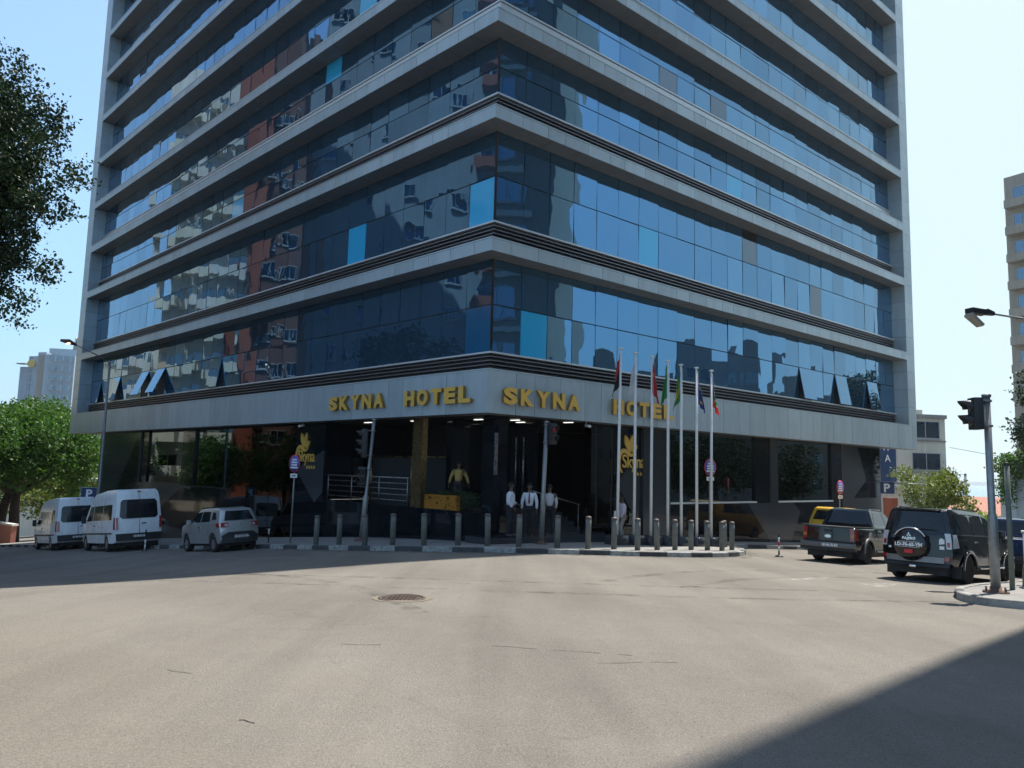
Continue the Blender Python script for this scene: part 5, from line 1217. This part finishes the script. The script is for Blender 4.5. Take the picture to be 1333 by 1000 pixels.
def block(par, pts, z0, z1, mat, name='wall'):
    mb = MB(); n = len(pts); mb.add([(x, y, z0) for x, y in pts]+[(x, y, z1) for x, y in pts], [list(range(n))[::-1], list(range(n, 2*n))]+[[i, (i+1) % n, n+(i+1) % n, n+i] for i in range(n)]); return fix_normals(mb.build(name, mat, par))
def facade(par, a, b, z0, floors, fh, nb, ww, wh, sillh=1.0, start=0, off=.0, lim=100):
    a, b = V(a), V(b); d = (b-a); L_ = d.length; d.normalize(); out = V((d.y, -d.x)); n = 0
    for f in range(start, floors):
        for k in range(nb):
            if n >= lim: return n
            s = L_*(k+.5)/nb-ww/2; p = a+d*s+out*(.0+off); wincopy(par, (p.x, p.y, z0+f*fh+sillh), d, ww, wh); n += 1
    return n
def rim(par, pts, z, h, o, mat, name):  # cornice or slab ring standing proud of a block
    c = V((sum(p[0] for p in pts)/len(pts), sum(p[1] for p in pts)/len(pts))); q = []
    for p in pts: v_ = (V(p)-c); q.append(tuple(c+v_*(1+o/v_.length)))
    return block(par, q, z, z+h, mat, name)
def balcony(par, p, d, wd, z, dep, mat, t=.12, h=1.0):
    out = V((d.y, -d.x)); p = V(p); mb = MB()
    def B(s0, s1, o0, o1, za, zb): q = [p+d*s0+out*o1, p+d*s1+out*o1, p+d*s1+out*o0, p+d*s0+out*o0]; mb.hexa([(v.x, v.y, za) for v in q]+[(v.x, v.y, zb) for v in q])
    B(0, wd, .003, dep, z, z+.16); B(0, wd, dep-t, dep, z+.163, z+h); B(0, t, .003, dep-t-.002, z+.163, z+h-.004); B(wd-t, wd, .003, dep-t-.002, z+.163, z+h-.004); return mb.build('balcony', mat, par)
# cream building on the right
t = thing('cream_building', 'cream four storey building with large gridded windows behind the small tree', 'building', (0, 0, 0))
A_ = (34.0, 73.0); B_ = (42.8, 74.8); pts = [A_, B_, (46, 86), (37, 92)]
block(t, pts, -9, EYE+6.0, WM['cream']); rim(t, pts, EYE+6.0, .35, .25, WM['grey'], 'roof_slab'); 
block(t, [(38.5, 76), (41.6, 76.6), (41.4, 79), (38.3, 78.4)], EYE+6.36, EYE+7.0, WM['cream'], 'roof_room')
facade(t, A_, B_, EYE-6.2, 4, 3.1, 2, 3.2, 1.7, .9)
u_ = V((B_[0]-A_[0], B_[1]-A_[1])).normalized(); 
mb = MB(); o_ = V((u_.y, -u_.x))
for z in (EYE+.55, EYE+3.7): q = [V(A_)+o_*.12, V(B_)+o_*.12, V(B_)+o_*.002, V(A_)+o_*.002]; mb.hexa([(v.x, v.y, z) for v in q]+[(v.x, v.y, z+.12) for v in q])
mb.build('string_course', WM['grey'], t)
mb = MB(); q = [V(A_)+u_*.4+o_*.55, V(A_)+u_*8.2+o_*.55, V(A_)+u_*8.2+o_*.004, V(A_)+u_*.4+o_*.004]; mb.hexa([(v.x, v.y, EYE-3.2) for v in q]+[(v.x, v.y, EYE-.6) for v in q]); mb.build('loggia_front', WM['white'], t)
mb = MB(); p = V(A_)+u_*.7+o_*.56; 
for k in range(7): 
    a = p+u_*(.5*k); mb.add([(a.x, a.y, EYE-3.0), (a.x+u_.x*.3, a.y+u_.y*.3, EYE-3.0), (a.x+u_.x*.3, a.y+u_.y*.3, EYE-2.6), (a.x, a.y, EYE-2.6)], [(0, 1, 2, 3)])
mb.build('shop_lettering', M['blackpl'], t)
for k, (s, z) in enumerate(((2.0, .4), (3.6, .45))):
    q = V(A_)+u_*s+o_*.35; mb = MB(); mb.box(-.45, .45, -.2, .2, -.3, .3, 0); mb.lathe([(.24, -.21), (.24, -.205), (.02, -.205)], n=16, axis='y', mi=1); o = mb.build('air_conditioner', [M['white'], M['blackpl']], t); o.location = (q.x, q.y, EYE+z); o.rotation_euler = (0, 0, atan2(u_.y, u_.x))
# billboard building between
t = thing('white_kiosk_building', 'narrow white building with a tall blue banner at the right end of the hotel', 'building', (0, 0, 0))
pts = [(27.9, 58.2), (30.3, 58.9), (29.9, 62.5), (27.4, 62)]
block(t, pts, -9, EYE+3.6, WM['white']); block(t, [(27.6, 57.5), (31.2, 58.5), (31.1, 59.0), (27.5, 58.1)], EYE-.62, EYE-.32, WM['white'], 'canopy')
mb = MB(); d_ = V((.963, .27)).normalized(); o_ = V((d_.y, -d_.x)); q = [V((28.25, 58.2))+o_*.09+d_*0, V((28.25, 58.2))+o_*.09+d_*1.4, V((28.25, 58.2))+o_*.03+d_*1.4, V((28.25, 58.2))+o_*.03]; mb.hexa([(v.x, v.y, EYE-.25) for v in q]+[(v.x, v.y, EYE+3.2) for v in q]); mb.build('banner', simple('banner_blue', (.02, .05, .14), .5), t)
for k, ch in enumerate('HA'):
    me = text_mesh(ch, .75, .004, .01, 'banner_lettering'); me.materials.append(M['white']); o = link('banner_lettering', me, t); p = V((28.45+.12*k, 58.24))+o_*.10
    o.matrix_world = Matrix(((d_.x, 0, o_.x, p.x), (d_.y, 0, o_.y, p.y), (0, 1, 0, EYE+2.15-.85*k), (0, 0, 0, 1)))
block(t, [(27.9, 56.0), (28.5, 56.2), (28.3, 57.0), (27.7, 56.8)], -9, EYE-1.4, WM['red'], 'red_pillar')
# far beige tower at the right edge
t = thing('beige_tower', 'tall beige tower with slanting slab lines cut off by the right edge', 'tower', (0, 0, 0))
pts = [(58.9, 88.5), (66.9, 75), (85, 84), (77, 99)]
block(t, pts, -10, EYE+36.5, WM['beige']); a, b = V(pts[0]), V(pts[1]); d = (b-a).normalized(); o_ = V((d.y, -d.x))
for f in range(12):
    z = EYE-4+f*3.3
    mb = MB()
    for (s0, s1, dep, za, zb) in ((.5, 14.5, 1.3, 0, 1.0),): q = [a+d*s0+o_*dep, a+d*s1+o_*dep, a+d*s1+o_*.003, a+d*s0+o_*.003]; mb.hexa([(v.x, v.y, z+za) for v in q]+[(v.x, v.y, z+zb) for v in q])
    mb.build('balcony_slab', WM['beige'], t)
    for k in range(4): q = a+d*(.9+3*k); wincopy(t, (q.x, q.y, z+1.25), d, 1.9, 1.5)
block(t, [(62.4, 88), (67.4, 80), (73, 84), (68, 92)], EYE+36.51, EYE+42, WM['beige'], 'roof_block')
# ivy building
t = thing('ivy_building', 'pale building overgrown with ivy between the thin post and the right edge', 'building', (0, 0, 0))
pts = [(42.0, 63.5), (43.6, 61.9), (56, 70), (50, 78)]
block(t, pts, -9, EYE+.9, WM['paleblue']); 
mb = MB(); crown_mesh(mb, [(41.6, 63, EYE+1.3, 1.7, 1.0, 1.1), (43.2, 62.2, EYE+1.1, 1.5, 1.0, 1.0), (41.3, 63.6, EYE-.6, .7, .6, 1.4)], 5000, .22, 6, -.3, .4); mb.build('ivy', M['leaf'], t)
facade(t, (43.6, 61.9), (50, 66.1), EYE-6, 2, 2.6, 3, 1.3, 1.3)
# salmon warehouse down the hill, sea and islands
t = thing('salmon_building', 'long low salmon pink building down the hill below the sea', 'building', (0, 0, 0))
pts = [(60, 122), (88, 116), (92, 132), (64, 138)]
block(t, pts, -16, EYE-5.4, WM['pink']); mb = MB(); mb.add([(59, 121, EYE-5.3), (89, 114.8, EYE-5.3), (93, 133, EYE-5.3), (63, 139, EYE-5.3), (61.5, 130, EYE-2.6), (90.5, 124, EYE-2.6)], [(0, 1, 5, 4), (1, 2, 5), (2, 3, 4, 5), (3, 0, 4), (3, 2, 1, 0)]); mb.build('roof', simple('terracotta_roof', (.40, .17, .11), .85, 0, .25, 1.5), t)
facade(t, pts[0], pts[1], -13, 2, 3.6, 8, 1.4, 1.5)
mb = MB(); mb.add([(60, 330, -28.5), (9000, 330, -28.5), (9000, 9000, -28.5), (1500, 9000, -28.5)], [(0, 1, 2, 3)])
a = N('sea_water'); a.set(Base_Color=(.10, .22, .26), Roughness=.25); a.bump(a.noise(a.coord(), .25, 4), .4, .5); prop(mb.build('sea', a.m), kind='structure')
mb = MB(); rgh = random.Random(2); n = 90; vs = []
for i in range(n): x = -2500+i*90; hgt = 26+16*noise.noise(V((i*.13, 0, 0)))+6*noise.noise(V((i*.5, 3, 0))); vs += [(x, 5200-abs(x-2500)*.1, -30), (x, 5240-abs(x-2500)*.1, -30+max(6, hgt)), (x, 5500-abs(x-2500)*.1, -30)]
mb.add(vs, [(3*i+k, 3*i+3+k, 3*i+4+k, 3*i+1+k) for i in range(n-1) for k in (0, 1)], 0, True); prop(mb.build('hills', simple('distant_land', (.10, .14, .15), .9)), kind='structure')
# left: hazy office tower with mast, red building with arches, low salmon wall
t = thing('office_tower', 'distant white office tower tinted haze blue with a mast above the trees', 'tower', (0, 0, 0))
K = 250.  # white tower; the blue of the haze is put into its wall colour
def LX(px): return (px-662)/988*K
z_ = lambda py, px=60: EYE+((593+(px-60)*.0254)-py)/988*K
block(t, [(LX(28), K), (LX(47), K-2), (LX(47), K+20), (LX(28), K+20)], -12, z_(462), WM['paleblue'], 'left_wing'); block(t, [(LX(47), K-3), (LX(60), K-4), (LX(60), K+20), (LX(47), K+20)], -12, z_(458), WM['paleblue'], 'centre_bay')
block(t, [(LX(60), K-8), (LX(73), K-8), (LX(73), K+18), (LX(60), K+18)], -12, z_(464), WM['beige'], 'stair_core'); block(t, [(LX(73)+.02, K-10), (LX(104), K-7), (LX(104), K+16), (LX(73)+.02, K+16)], -12, z_(464), WM['paleblue'], 'right_wing')
block(t, [(LX(56), K-1), (LX(88), K+1), (LX(88), K+14), (LX(56), K+14)], z_(464)+.02, z_(451), WM['paleblue'], 'roof_block'); block(t, [(LX(17.5), K), (LX(28)-.02, K), (LX(28)-.02, K+12), (LX(17.5), K+12)], -12, z_(476), WM['paleblue'], 'low_wing'); block(t, [(LX(17), K-2), (LX(30), K-2.5), (LX(30), K-.01), (LX(17), K-.01)], z_(473.2), z_(472), WM['grey'], 'canopy_slab')
for f in range(9):
    for k in range(3): wincopy(t, (LX(80)+k*2.4, K-9.8+.75*k*.1, z_(472)-3.1*f), V((1, .08)), 1.5, 1.5)
for f in range(10):
    for k in range(4): wincopy(t, (LX(30)+k*1.1, K-.6-.1*k, z_(470)-3.1*f), V((1, -.1)), .85, 2.0)
mb = MB(); mx_, my_, mz = LX(75), K+6, z_(451); hh = z_(432)-mz
for sx, sy in ((-1, -1), (1, -1), (1, 1), (-1, 1)): mb.tube([(mx_+sx*.7, my_+sy*.7, mz), (mx_+sx*.25, my_+sy*.25, mz+hh)], .22, 5)
for k in range(8):
    a = .7-.45*k/8; b = .7-.45*(k+1)/8; za, zb = mz+hh*k/8, mz+hh*(k+1)/8
    for (ax, ay), (bx_, by_) in (((-1, -1), (1, -1)), ((1, -1), (1, 1)), ((1, 1), (-1, 1)), ((-1, 1), (-1, -1))): mb.tube([(mx_+ax*a, my_+ay*a, za), (mx_+bx_*b, my_+by_*b, zb)], .14, 4)
mb.build('mast', M['galv'], t); me = MB(); me.lathe([(1.3, -.3), (1.3, .1), (.7, .2)], n=18, axis='y'); o = me.build('round_emblem', simple('emblem_gold', (.55, .40, .12), .5), t); o.location = (LX(40), K-3.2, z_(473))
t = thing('red_house', 'brick red house with white arches seen under the spreading tree', 'house', (0, 0, 0))
pts = [(-56, 92), (-44.5, 84), (-40, 92), (-52, 100)]; block(t, pts, -14, EYE-2.6, WM['red']); a, b = V(pts[0]), V(pts[1]); d = (b-a).normalized(); o_ = V((d.y, -d.x)); ang = atan2(d.y, d.x)
rim(t, pts, EYE-2.6, .4, .3, WM['white'], 'cornice')
for k in range(4):
    q = a+d*(1.4+3.3*k)
    mb = MB(); m = 14; vs = []
    for j in range(m+1):
        th = pi*j/m
        for rr, oo in ((1.0, .15), (1.25, .15), (1.25, 0), (1.0, 0)): p3 = q+d*(1.1-rr*cos(th))+o_*oo; vs.append((p3.x, p3.y, -5.2+rr*sin(th)))
    fs = [(4*j+c_, 4*j+(c_+1) % 4, 4*j+4+(c_+1) % 4, 4*j+4+c_) for j in range(m) for c_ in range(4)]; mb.add(vs, fs); fix_normals(mb.build('arch', WM['white'], t))
    wincopy(t, (q.x+d.x*.25, q.y+d.y*.25, -7.2), d, 1.7, 1.9)
t = thing('garden_wall', 'low salmon garden wall between the white car and the tree trunks', 'wall', (0, 0, 0))
block(t, [(-48, 66), (-36.8, 57.2), (-36.6, 57.5), (-47.8, 66.3)], -12, G(-40, 60)+1.7, WM['pink']); block(t, [(-48.1, 65.95), (-36.7, 57.1), (-36.5, 57.55), (-47.9, 66.4)], G(-40, 60)+1.71, G(-40, 60)+1.85, WM['white'], 'coping')
# buildings across the left street, reflected in the hotel glass
t = thing('apartment_tower', 'cream and red apartment tower with balconies mirrored in the left glass face', 'building', (0, 0, 0))
gz = -7.5
block(t, [(-50, 46.0), (-50, 51.0), (-64, 51.0), (-64, 46.0)], gz, 46, WM['brown'], 'brown_wall'); block(t, [(-50.0, 51.02), (-50.8, 60.0), (-66, 60), (-66, 51.02)], gz, 42, WM['white'], 'cream_wall')
block(t, [(-49.3, 49.6), (-49.3, 51.4), (-49.98, 51.4), (-49.98, 49.6)], gz, 46.6, WM['red'], 'red_fin')
a = V((-50, 43.2)); d = V((0, 1))
for f in range(15): wincopy(t, (-49.98, 46.6, gz+1+f*3.3), d, 1.5, 1.4); wincopy(t, (-49.98, 48.4, gz+1.2+f*3.3), d, .9, .9)
d2 = V((-.8, 8.98)).normalized()
for f in range(14):
    for k in range(3): p = V((-50.0, 51.02))+d2*(.3+3.1*k); balcony(t, p, d2, 2.6, gz+1+f*3.3, 1.3, WM['cream'] if (f+k) % 4 else WM['white']); 
    for k in range(3): p = V((-50.0, 51.02))+d2*(.5+3.1*k); wincopy(t, (p.x, p.y, gz+1.2+f*3.3), d2, 1.9, 1.9)
t = thing('office_block', 'shade-greyed block with scattered windows mirrored beside the corner of the glass', 'building', (0, 0, 0))
block(t, [(-40, 24.0), (-40, 42.2), (-58, 42.2), (-58, 24)], gz, 52, WM['gblue']); d = V((0, 1)); rg = random.Random(8)  # mid-grey wall colour carries the shade of this facade
for f in range(17):
    for k, yy in enumerate((28.6, 32.4, 36.0, 39.4)):
        if (f*7+k*3) % 5: wincopy(t, (-39.98, yy, gz+1.1+f*3.4), d, 1.35, 1.3)
for f in range(15): balcony(t, V((-40, 25.2)), d, 2.2, gz+1.2+f*3.4, 1.4, WM['red']); wincopy(t, (-39.98, 25.5, gz+1.45+f*3.4), d, 1.5, 1.9)
t = thing('corner_block', 'low cream block farther down the left street mirrored in the lower glass', 'building', (0, 0, 0))
block(t, [(-60, 62), (-60, 78), (-76, 78), (-76, 62)], -9, 15, WM['cream']); d = V((0, 1))
for f in range(7):
    for k in range(5): wincopy(t, (-59.98, 63+k*3.1, -7.8+f*3.3), d, 1.6, 1.5)
    balcony(t, V((-60, 65.6)), d, 3, -8+f*3.3, 1.1, WM['white'])
t = thing('low_house', 'low orange house behind the street trees mirrored in the dark wall', 'house', (0, 0, 0))
block(t, [(-47, 8), (-47, 23.5), (-60, 23.5), (-60, 8)], -7, 9, WM['red']); facade(t, (-47, 8), (-47, 23.5), -5, 4, 3.2, 5, 1.4, 1.4)
# right: shading tower beside the camera and the street beyond
t = thing('grey_tower', 'tall grey tower on the right that shades the corner of the road', 'tower', (0, 0, 0))
pts = [(21.25, 24.72), (21.25, -12), (46, -12), (46, 24.72)]
block(t, pts, -8, 62, WM['grey']); d = V((0, -1)); n = 0
for f in range(18):
    for k in range(5): p = V((21.4, 25.6))+d*(2.9*k); wincopy(t, (21.23, 22.6-2.9*k-0, -2+f*3.4), V((0, -1)), 2.0, 1.9) if n < 99 else None; n += 1
for f in range(18):
    mb = MB(); mb.box(20.95, 21.247, 11., 23., -2.9+f*3.4, -2.55+f*3.4); mb.build('balcony_slab', WM['white'], t)
for (lab, x0, y0, x1, y1, h, mt) in (('flat roofed grey block mirrored low in the right glass', 78, 22, 78, 34, 15, 'grey'), ('wide blue grey block mirrored low in the right glass', 80, 35, 80, 47, 18, 'gblue'), ('cream block mirrored at the far end of the right glass', 82, 48, 82, 62, 13, 'beige')):
    t = thing('city_block', lab, 'building', (0, 0, 0)); block(t, [(x0, y0), (x1, y1), (x1+14, y1), (x0+14, y0)], -14, h, WM[mt]); facade(t, (x1, y1-.3), (x0, y0), -8, int((h+8)/3.4), 3.4, 5, 1.6, 1.6)
    block(t, [(x0+3, y0+2), (x0+3, y0+6), (x0+8, y0+6), (x0+8, y0+2)], h+.01, h+2.6, WM[mt], 'roof_room')
# overhead wire and a far post
mb = MB(); mb.tube([(40.4, 70, EYE+3.0), (46, 66, EYE+1.6), (52, 62.5, EYE+1.7)], .02, 5); prop(mb.build('overhead_wire', M['blackpl']), 'thin dark wire sagging across the sky above the sea', 'wire')
t = thing('far_post', 'slim grey post beside the small yellow green tree', 'post', (33.4, 56, G(33.4, 56)))
mb = MB(); mb.tube([(0, 0, 0), (0, 0, EYE+.45-G(33.4, 56))], .09, 8); mb.build('post', M['galv'], t); mb = MB(); mb.lathe([(.12, EYE+.45-G(33.4, 56)), (.02, EYE+.55-G(33.4, 56))], n=8); mb.build('cap', M['galv'], t)

for i, (x, y, r, h) in enumerate(((-62, 80, 6, 9), (-72, 104, 8, 10), (-53, 112, 6, 8))):
    tree('bushy_tree', ['dark bushy tree at the far left behind the white car', 'wide tree far down the left street', 'distant tree beside the red house'][i], x, y, blobset(x, y, G(x, y)+h*.62, r, r*.8, h*.4, 9, 170+i, .5), 8000, .38, M['leaf'], .25, seed=160+i, gap=-.1)
for lab, x0, y0, wd, h, mt in (('long cream block far down the left street behind the trees', -100, 150, 30, 4, 'cream'), ('grey block farthest down the left street', -128, 170, 40, 8, 'grey')):
    t = thing('distant_block', lab, 'building', (0, 0, 0)); block(t, [(x0, y0), (x0+wd, y0), (x0+wd, y0+12), (x0, y0+12)], -20, h, WM[mt]); facade(t, (x0, y0-.02), (x0+wd, y0-.02), -9, 4, 3.2, 9, 1.6, 1.5)
    block(t, [(x0+3, y0+2), (x0+9, y0+2), (x0+9, y0+6), (x0+3, y0+6)], h+.01, h+2.4, WM[mt], 'roof_room')
# ---------------------------------------------------------------- people
def skinned(name, chains, mat, par, sub=2, root=0):
    """chains: lists of (point, rx, ry) ; a string key at [0] reuses a shared joint"""
    vs, es, rad, keys = [], [], [], {}
    for ch in chains:
        prev = None
        for (k, p, rx, ry) in ch:
            if k and k in keys: i = keys[k]
            else:
                i = len(vs); vs.append(p); rad.append((rx, ry))
                if k: keys[k] = i
            if prev is not None: es.append((prev, i))
            prev = i
    me = bpy.data.meshes.new(name); me.from_pydata(vs, es, []); o = bpy.data.objects.new(name, me); COL.objects.link(o)
    md = o.modifiers.new('s', 'SKIN'); md.use_smooth_shade = True; md.branch_smoothing = .4
    for i, r in enumerate(rad): me.skin_vertices[0].data[i].radius = r; me.skin_vertices[0].data[i].use_root = (i == root)
    sb = o.modifiers.new('u', 'SUBSURF'); sb.levels = sub; sb.render_levels = sub
    bpy.context.view_layer.update()
    m2 = bpy.data.meshes.new_from_object(o.evaluated_get(bpy.context.evaluated_depsgraph_get())); m2.name = name
    bpy.data.objects.remove(o); bpy.data.meshes.remove(me); m2.materials.clear(); m2.materials.append(mat)
    for p in m2.polygons: p.use_smooth = True
    return link(name, m2, par)
def join_into(o, others):
    bm = bmesh.new(); bm.from_mesh(o.data)
    for q in others: bm.from_mesh(q.data)
    bm.to_mesh(o.data); bm.free()
    for q in others:
        for l_ in KIDS.values():
            if q in l_: l_.remove(q)
        bpy.data.objects.remove(q)
    for p in o.data.polygons: p.use_smooth = True
SKIN = simple('dark_brown_skin', (.10, .052, .034), .45, 0, .12, 20)
HAIR = simple('short_black_hair', (.008, .007, .007), .9)
EYEW = simple('eye_white', (.6, .58, .55), .3); LIP = simple('lips', (.09, .03, .025), .5)
def person(label, x, y, z, rz, shirt, trouser, pose, shoe=(.01, .01, .01), tie=None, paper=False, stance=.0, H=1.75):
    t = thing('person', label, 'person', (x, y, z), rz, 'people at the hotel entrance'); k = H/1.75
    shm = simple('shirt_cloth', shirt, .85, 0, .1, 8, .1); trm = simple('trouser_cloth', trouser, .9, 0, .15, 8, .1); som = simple('shoe_leather', shoe, .35)
    S = lambda p: (p[0]*k, p[1]*k, p[2]*k)
    def C(*a): return [(key, S(p), rx*k, ry*k) for key, p, rx, ry in a]
    legs, tro, arms, sle, hands = [], [], [], [], []
    for sy, lg in ((1, pose['l']), (-1, pose['r'])):
        hip = (0, .095*sy, .93); kn = (lg[0]+.02, .10*sy+lg[2]*sy*.5, .50); an = (lg[1], .105*sy+lg[2]*sy, .09); toe = (lg[1]+.16, .125*sy+lg[2]*sy, .035)
        legs.append(C(('pel', (0, 0, .97), .12, .10), (None, hip, .085, .085), (None, kn, .052, .052), (None, (an[0]-.01, an[1], .30), .048, .048), (None, an, .034, .034), (None, toe, .035, .025)))
        tro.append(C(('pel', (0, 0, 1.0), .15, .115), (None, hip, .105, .105), (None, kn, .078, .075), (None, (an[0], an[1], .22), .072, .070), (None, (an[0], an[1], .085), .072, .07)))
    tor = C(('pel', (0, 0, .97), .12, .10), (None, (.0, 0, 1.15), .10, .08), ('ch', (0, 0, 1.33), .10, .08), ('nk', (.0, 0, 1.46), .06, .058), ('hd0', (.01, 0, 1.535), .056, .056), ('hd1', (.018, 0, 1.60), .072, .082), ('hd2', (.008, 0, 1.67), .078, .092), (None, (.0, 0, 1.725), .045, .05))
    nose = C(('hd1', (0, 0, 0), 0, 0), (None, (.10, 0, 1.615), .014, .014)); chin = C(('hd0', (0, 0, 0), 0, 0), (None, (.062, 0, 1.535), .03, .03))
    ears = [C(('hd1', (0, 0, 0), 0, 0), (None, (.0, .082*sy, 1.615), .017, .011)) for sy in (1, -1)]
    torso_s = C(('sp', (0, 0, .95), .165, .145), (None, (.0, 0, 1.12), .17, .145), ('ch', (0, 0, 1.30), .185, .155), (None, (0, 0, 1.40), .13, .11), (None, (0, 0, 1.465), .074, .07))
    for sy, arm in ((1, pose['al']), (-1, pose['ar'])):
        sh = (0, .175*sy, 1.40); el = (arm[0][0], (.215+arm[0][1])*sy, 1.40-arm[0][2]); wr = (arm[1][0], (.225+arm[1][1])*sy, 1.40-arm[1][2])
        arms.append(C(('ch', (0, 0, 0), 0, 0), (None, sh, .055, .055), (None, el, .040, .040), (None, wr, .027, .022)))
        sle.append(C(('ch', (0, 0, 0), 0, 0), (None, sh, .085, .082), (None, el, .060, .058), (None, tuple(el[i]+(wr[i]-el[i])*.88 for i in range(3)), .045, .043)))
        d = V(wr)-V(el); d.normalize(); side = V((0, 1, 0))*(-sy); side = (side-d*side.dot(d)).normalized() if abs(d.y) < .9 else V((0, 0, 1)); n_ = d.cross(side).normalized()
        w0 = V(wr); palm = w0+d*.055
        hands.append([(None, S(w0), .026*k, .02*k), (None, S(palm), .036*k, .016*k), (None, S(w0+d*.085), .034*k, .014*k)])
        for fi, (off, ln) in enumerate(((.027, .072), (.009, .082), (-.009, .077), (-.026, .060))):
            b0_ = w0+d*.08+n_*off; m1 = b0_+d*ln*.5+side*.008; m2 = b0_+d*ln*.95+side*.028
            hands.append([(None, S(b0_), .0095*k, .0095*k), (None, S(m1), .0088*k, .0088*k), (None, S(m2), .0075*k, .0075*k)])
        th0 = w0+d*.03+n_*.026; hands.append([(None, S(th0), .012*k, .012*k), (None, S(th0+n_*.028+d*.025+side*.012), .010*k, .010*k), (None, S(th0+n_*.036+d*.055+side*.022), .0085*k, .0085*k)])
    body = skinned('body', [tor, nose, chin]+ears+legs+arms, SKIN, t)
    join_into(body, [skinned('hand', [h], SKIN, t, 1) for h in hands])
    skinned('shirt', [torso_s]+sle, shm, t); skinned('trousers', tro, trm, t)
    mb = MB(); ic = []
    for a in range(9):
        th = (pi*.60)*a/8
        for b in range(20): ph = 2*pi*b/20; fr = cos(ph); r = .098 if fr < .3 else .094; ic.append(((-.002+r*sin(th)*fr)*k, .088*sin(th)*sin(ph)*k, (1.655+.098*cos(th)+(.035*max(0, fr) if th > 1.2 else 0))*k))
    mb.add(ic, [(a*20+b, a*20+(b+1) % 20, (a+1)*20+(b+1) % 20, (a+1)*20+b) for a in range(8) for b in range(20)], 0, True); mb.build('hair', HAIR, t)
    mb = MB()
    for sy in (1, -1): mb.lathe([(.001, .010), (.009, .004), (.010, -.006)], o=(.079*k, .031*sy*k, 1.638*k), n=8, axis='x')
    mb.build('eyes', EYEW, t); mb = MB(); mb.tube([(.080*k, -.022*k, 1.575*k), (.090*k, 0, 1.572*k), (.080*k, .022*k, 1.575*k)], .006*k, 6); mb.build('mouth', LIP, t)
    for sy, lg in ((1, pose['l']), (-1, pose['r'])):
        an = (lg[1], .105*sy+lg[2]*sy); o = skinned('shoe', [C((None, (an[0]-.045, an[1], .04), .042, .040), (None, (an[0]+.05, an[1]+.006*sy, .045), .045, .042), (None, (an[0]+.17, an[1]+.02*sy, .032), .042, .030))], som, t, 1)
    if tie:
        mb = MB(); rows = ((1.45, .085, .02), (1.40, .125, .017), (1.28, .168, .024), (1.12, .176, .034), (1.06, .172, .0))
        for (za, xa, wa), (zb, xb, wb) in zip(rows[:-1], rows[1:]): mb.hexa([(xb*k-.01, -wb*k, zb*k), (xb*k+.008, -wb*k, zb*k), (xb*k+.008, wb*k, zb*k), (xb*k-.01, wb*k, zb*k), (xa*k-.01, -wa*k, za*k), (xa*k+.008, -wa*k, za*k), (xa*k+.008, wa*k, za*k), (xa*k-.01, wa*k, za*k)])
        fix_normals(mb.build('tie', simple('tie_cloth', tie, .6), t))
    mb = MB(); mb.lathe([(.146, .975), (.148, .98), (.148, 1.005), (.146, 1.01)], n=24); o = mb.build('belt', simple('belt_leather', (.012, .01, .01), .4), t); o.scale = (k*.86, k*1.06, k)
    return t
down = ((.0, .03, .28), (.03, .02, .53)); fwd = ((-.03, .01, .27), (.20, -.04, .36)); hip_ = ((.02, .02, .28), (.13, -.03, .50))
stand = {'l': (.02, .0, .01), 'r': (.03, .02, .01)}
ws = (.62, .65, .72); dt_ = (.018, .02, .026)
def pz(x, y): return G(x, y)+.132
ZL = -2.33+EYE+.132
person('man in white shirt seen in profile, leftmost of the three at the steps', .05, 25.15, ZL, R(-12), ws, dt_, dict(l=(.06, .05, .0), r=(-.02, -.06, .01), al=fwd, ar=((-.02, .02, .28), (.12, -.06, .47))), H=1.78)
person('man in white shirt with dark red tie facing the road, left of the pedestrian signal', .68, 25.5, ZL, R(-96), ws, dt_, dict(stand, al=down, ar=down), tie=(.10, .012, .02))
person('man in white shirt with back turned, partly behind the pedestrian signal pole', 1.38, 26.1, ZL, R(80), (.52, .54, .56), dt_, dict(stand, al=hip_, ar=hip_), H=1.72)
p4 = person('man in pale pink shirt and khaki trousers leaning beside the first flagpole', 4.1, 27.75, pz(4.1, 27.75), R(188), (.62, .52, .58), (.36, .31, .25), dict(l=(.08, .02, .02), r=(.0, -.06, .01), al=hip_, ar=fwd), H=1.72)
mb = MB(); mb.box(3.78, 3.98, 27.60, 27.603, pz(4, 27.7)+.88, pz(4, 27.7)+1.14); o = prop(mb.build('paper_sheet', M['white']), 'white sheet of paper held by the man beside the first flagpole', 'paper')
person('person in mustard yellow shirt seen from behind, inside above the entrance plants', -1.85, 27.75, FL, R(75), (.42, .30, .09), dt_, dict(stand, al=((.04, .10, .26), (.06, .16, .50)), ar=((.04, .10, .26), (.06, .16, .50))), H=1.72)
# ---------------------------------------------------------------- humid air between the camera and the far buildings
mb = MB(); mb.box(-6000, 6000, -400, 6200, -33, 120)
a = bpy.data.materials.new('humid_air'); a.use_nodes = True; t_ = a.node_tree; t_.nodes.clear(); ou = t_.nodes.new('ShaderNodeOutputMaterial'); vv = t_.nodes.new('ShaderNodeVolumePrincipled')
vv.inputs['Color'].default_value = (.88, .94, 1, 1); vv.inputs['Density'].default_value = .00014; vv.inputs['Anisotropy'].default_value = .3; t_.links.new(vv.outputs[0], ou.inputs['Volume'])
prop(mb.build('haze', a), kind='stuff')
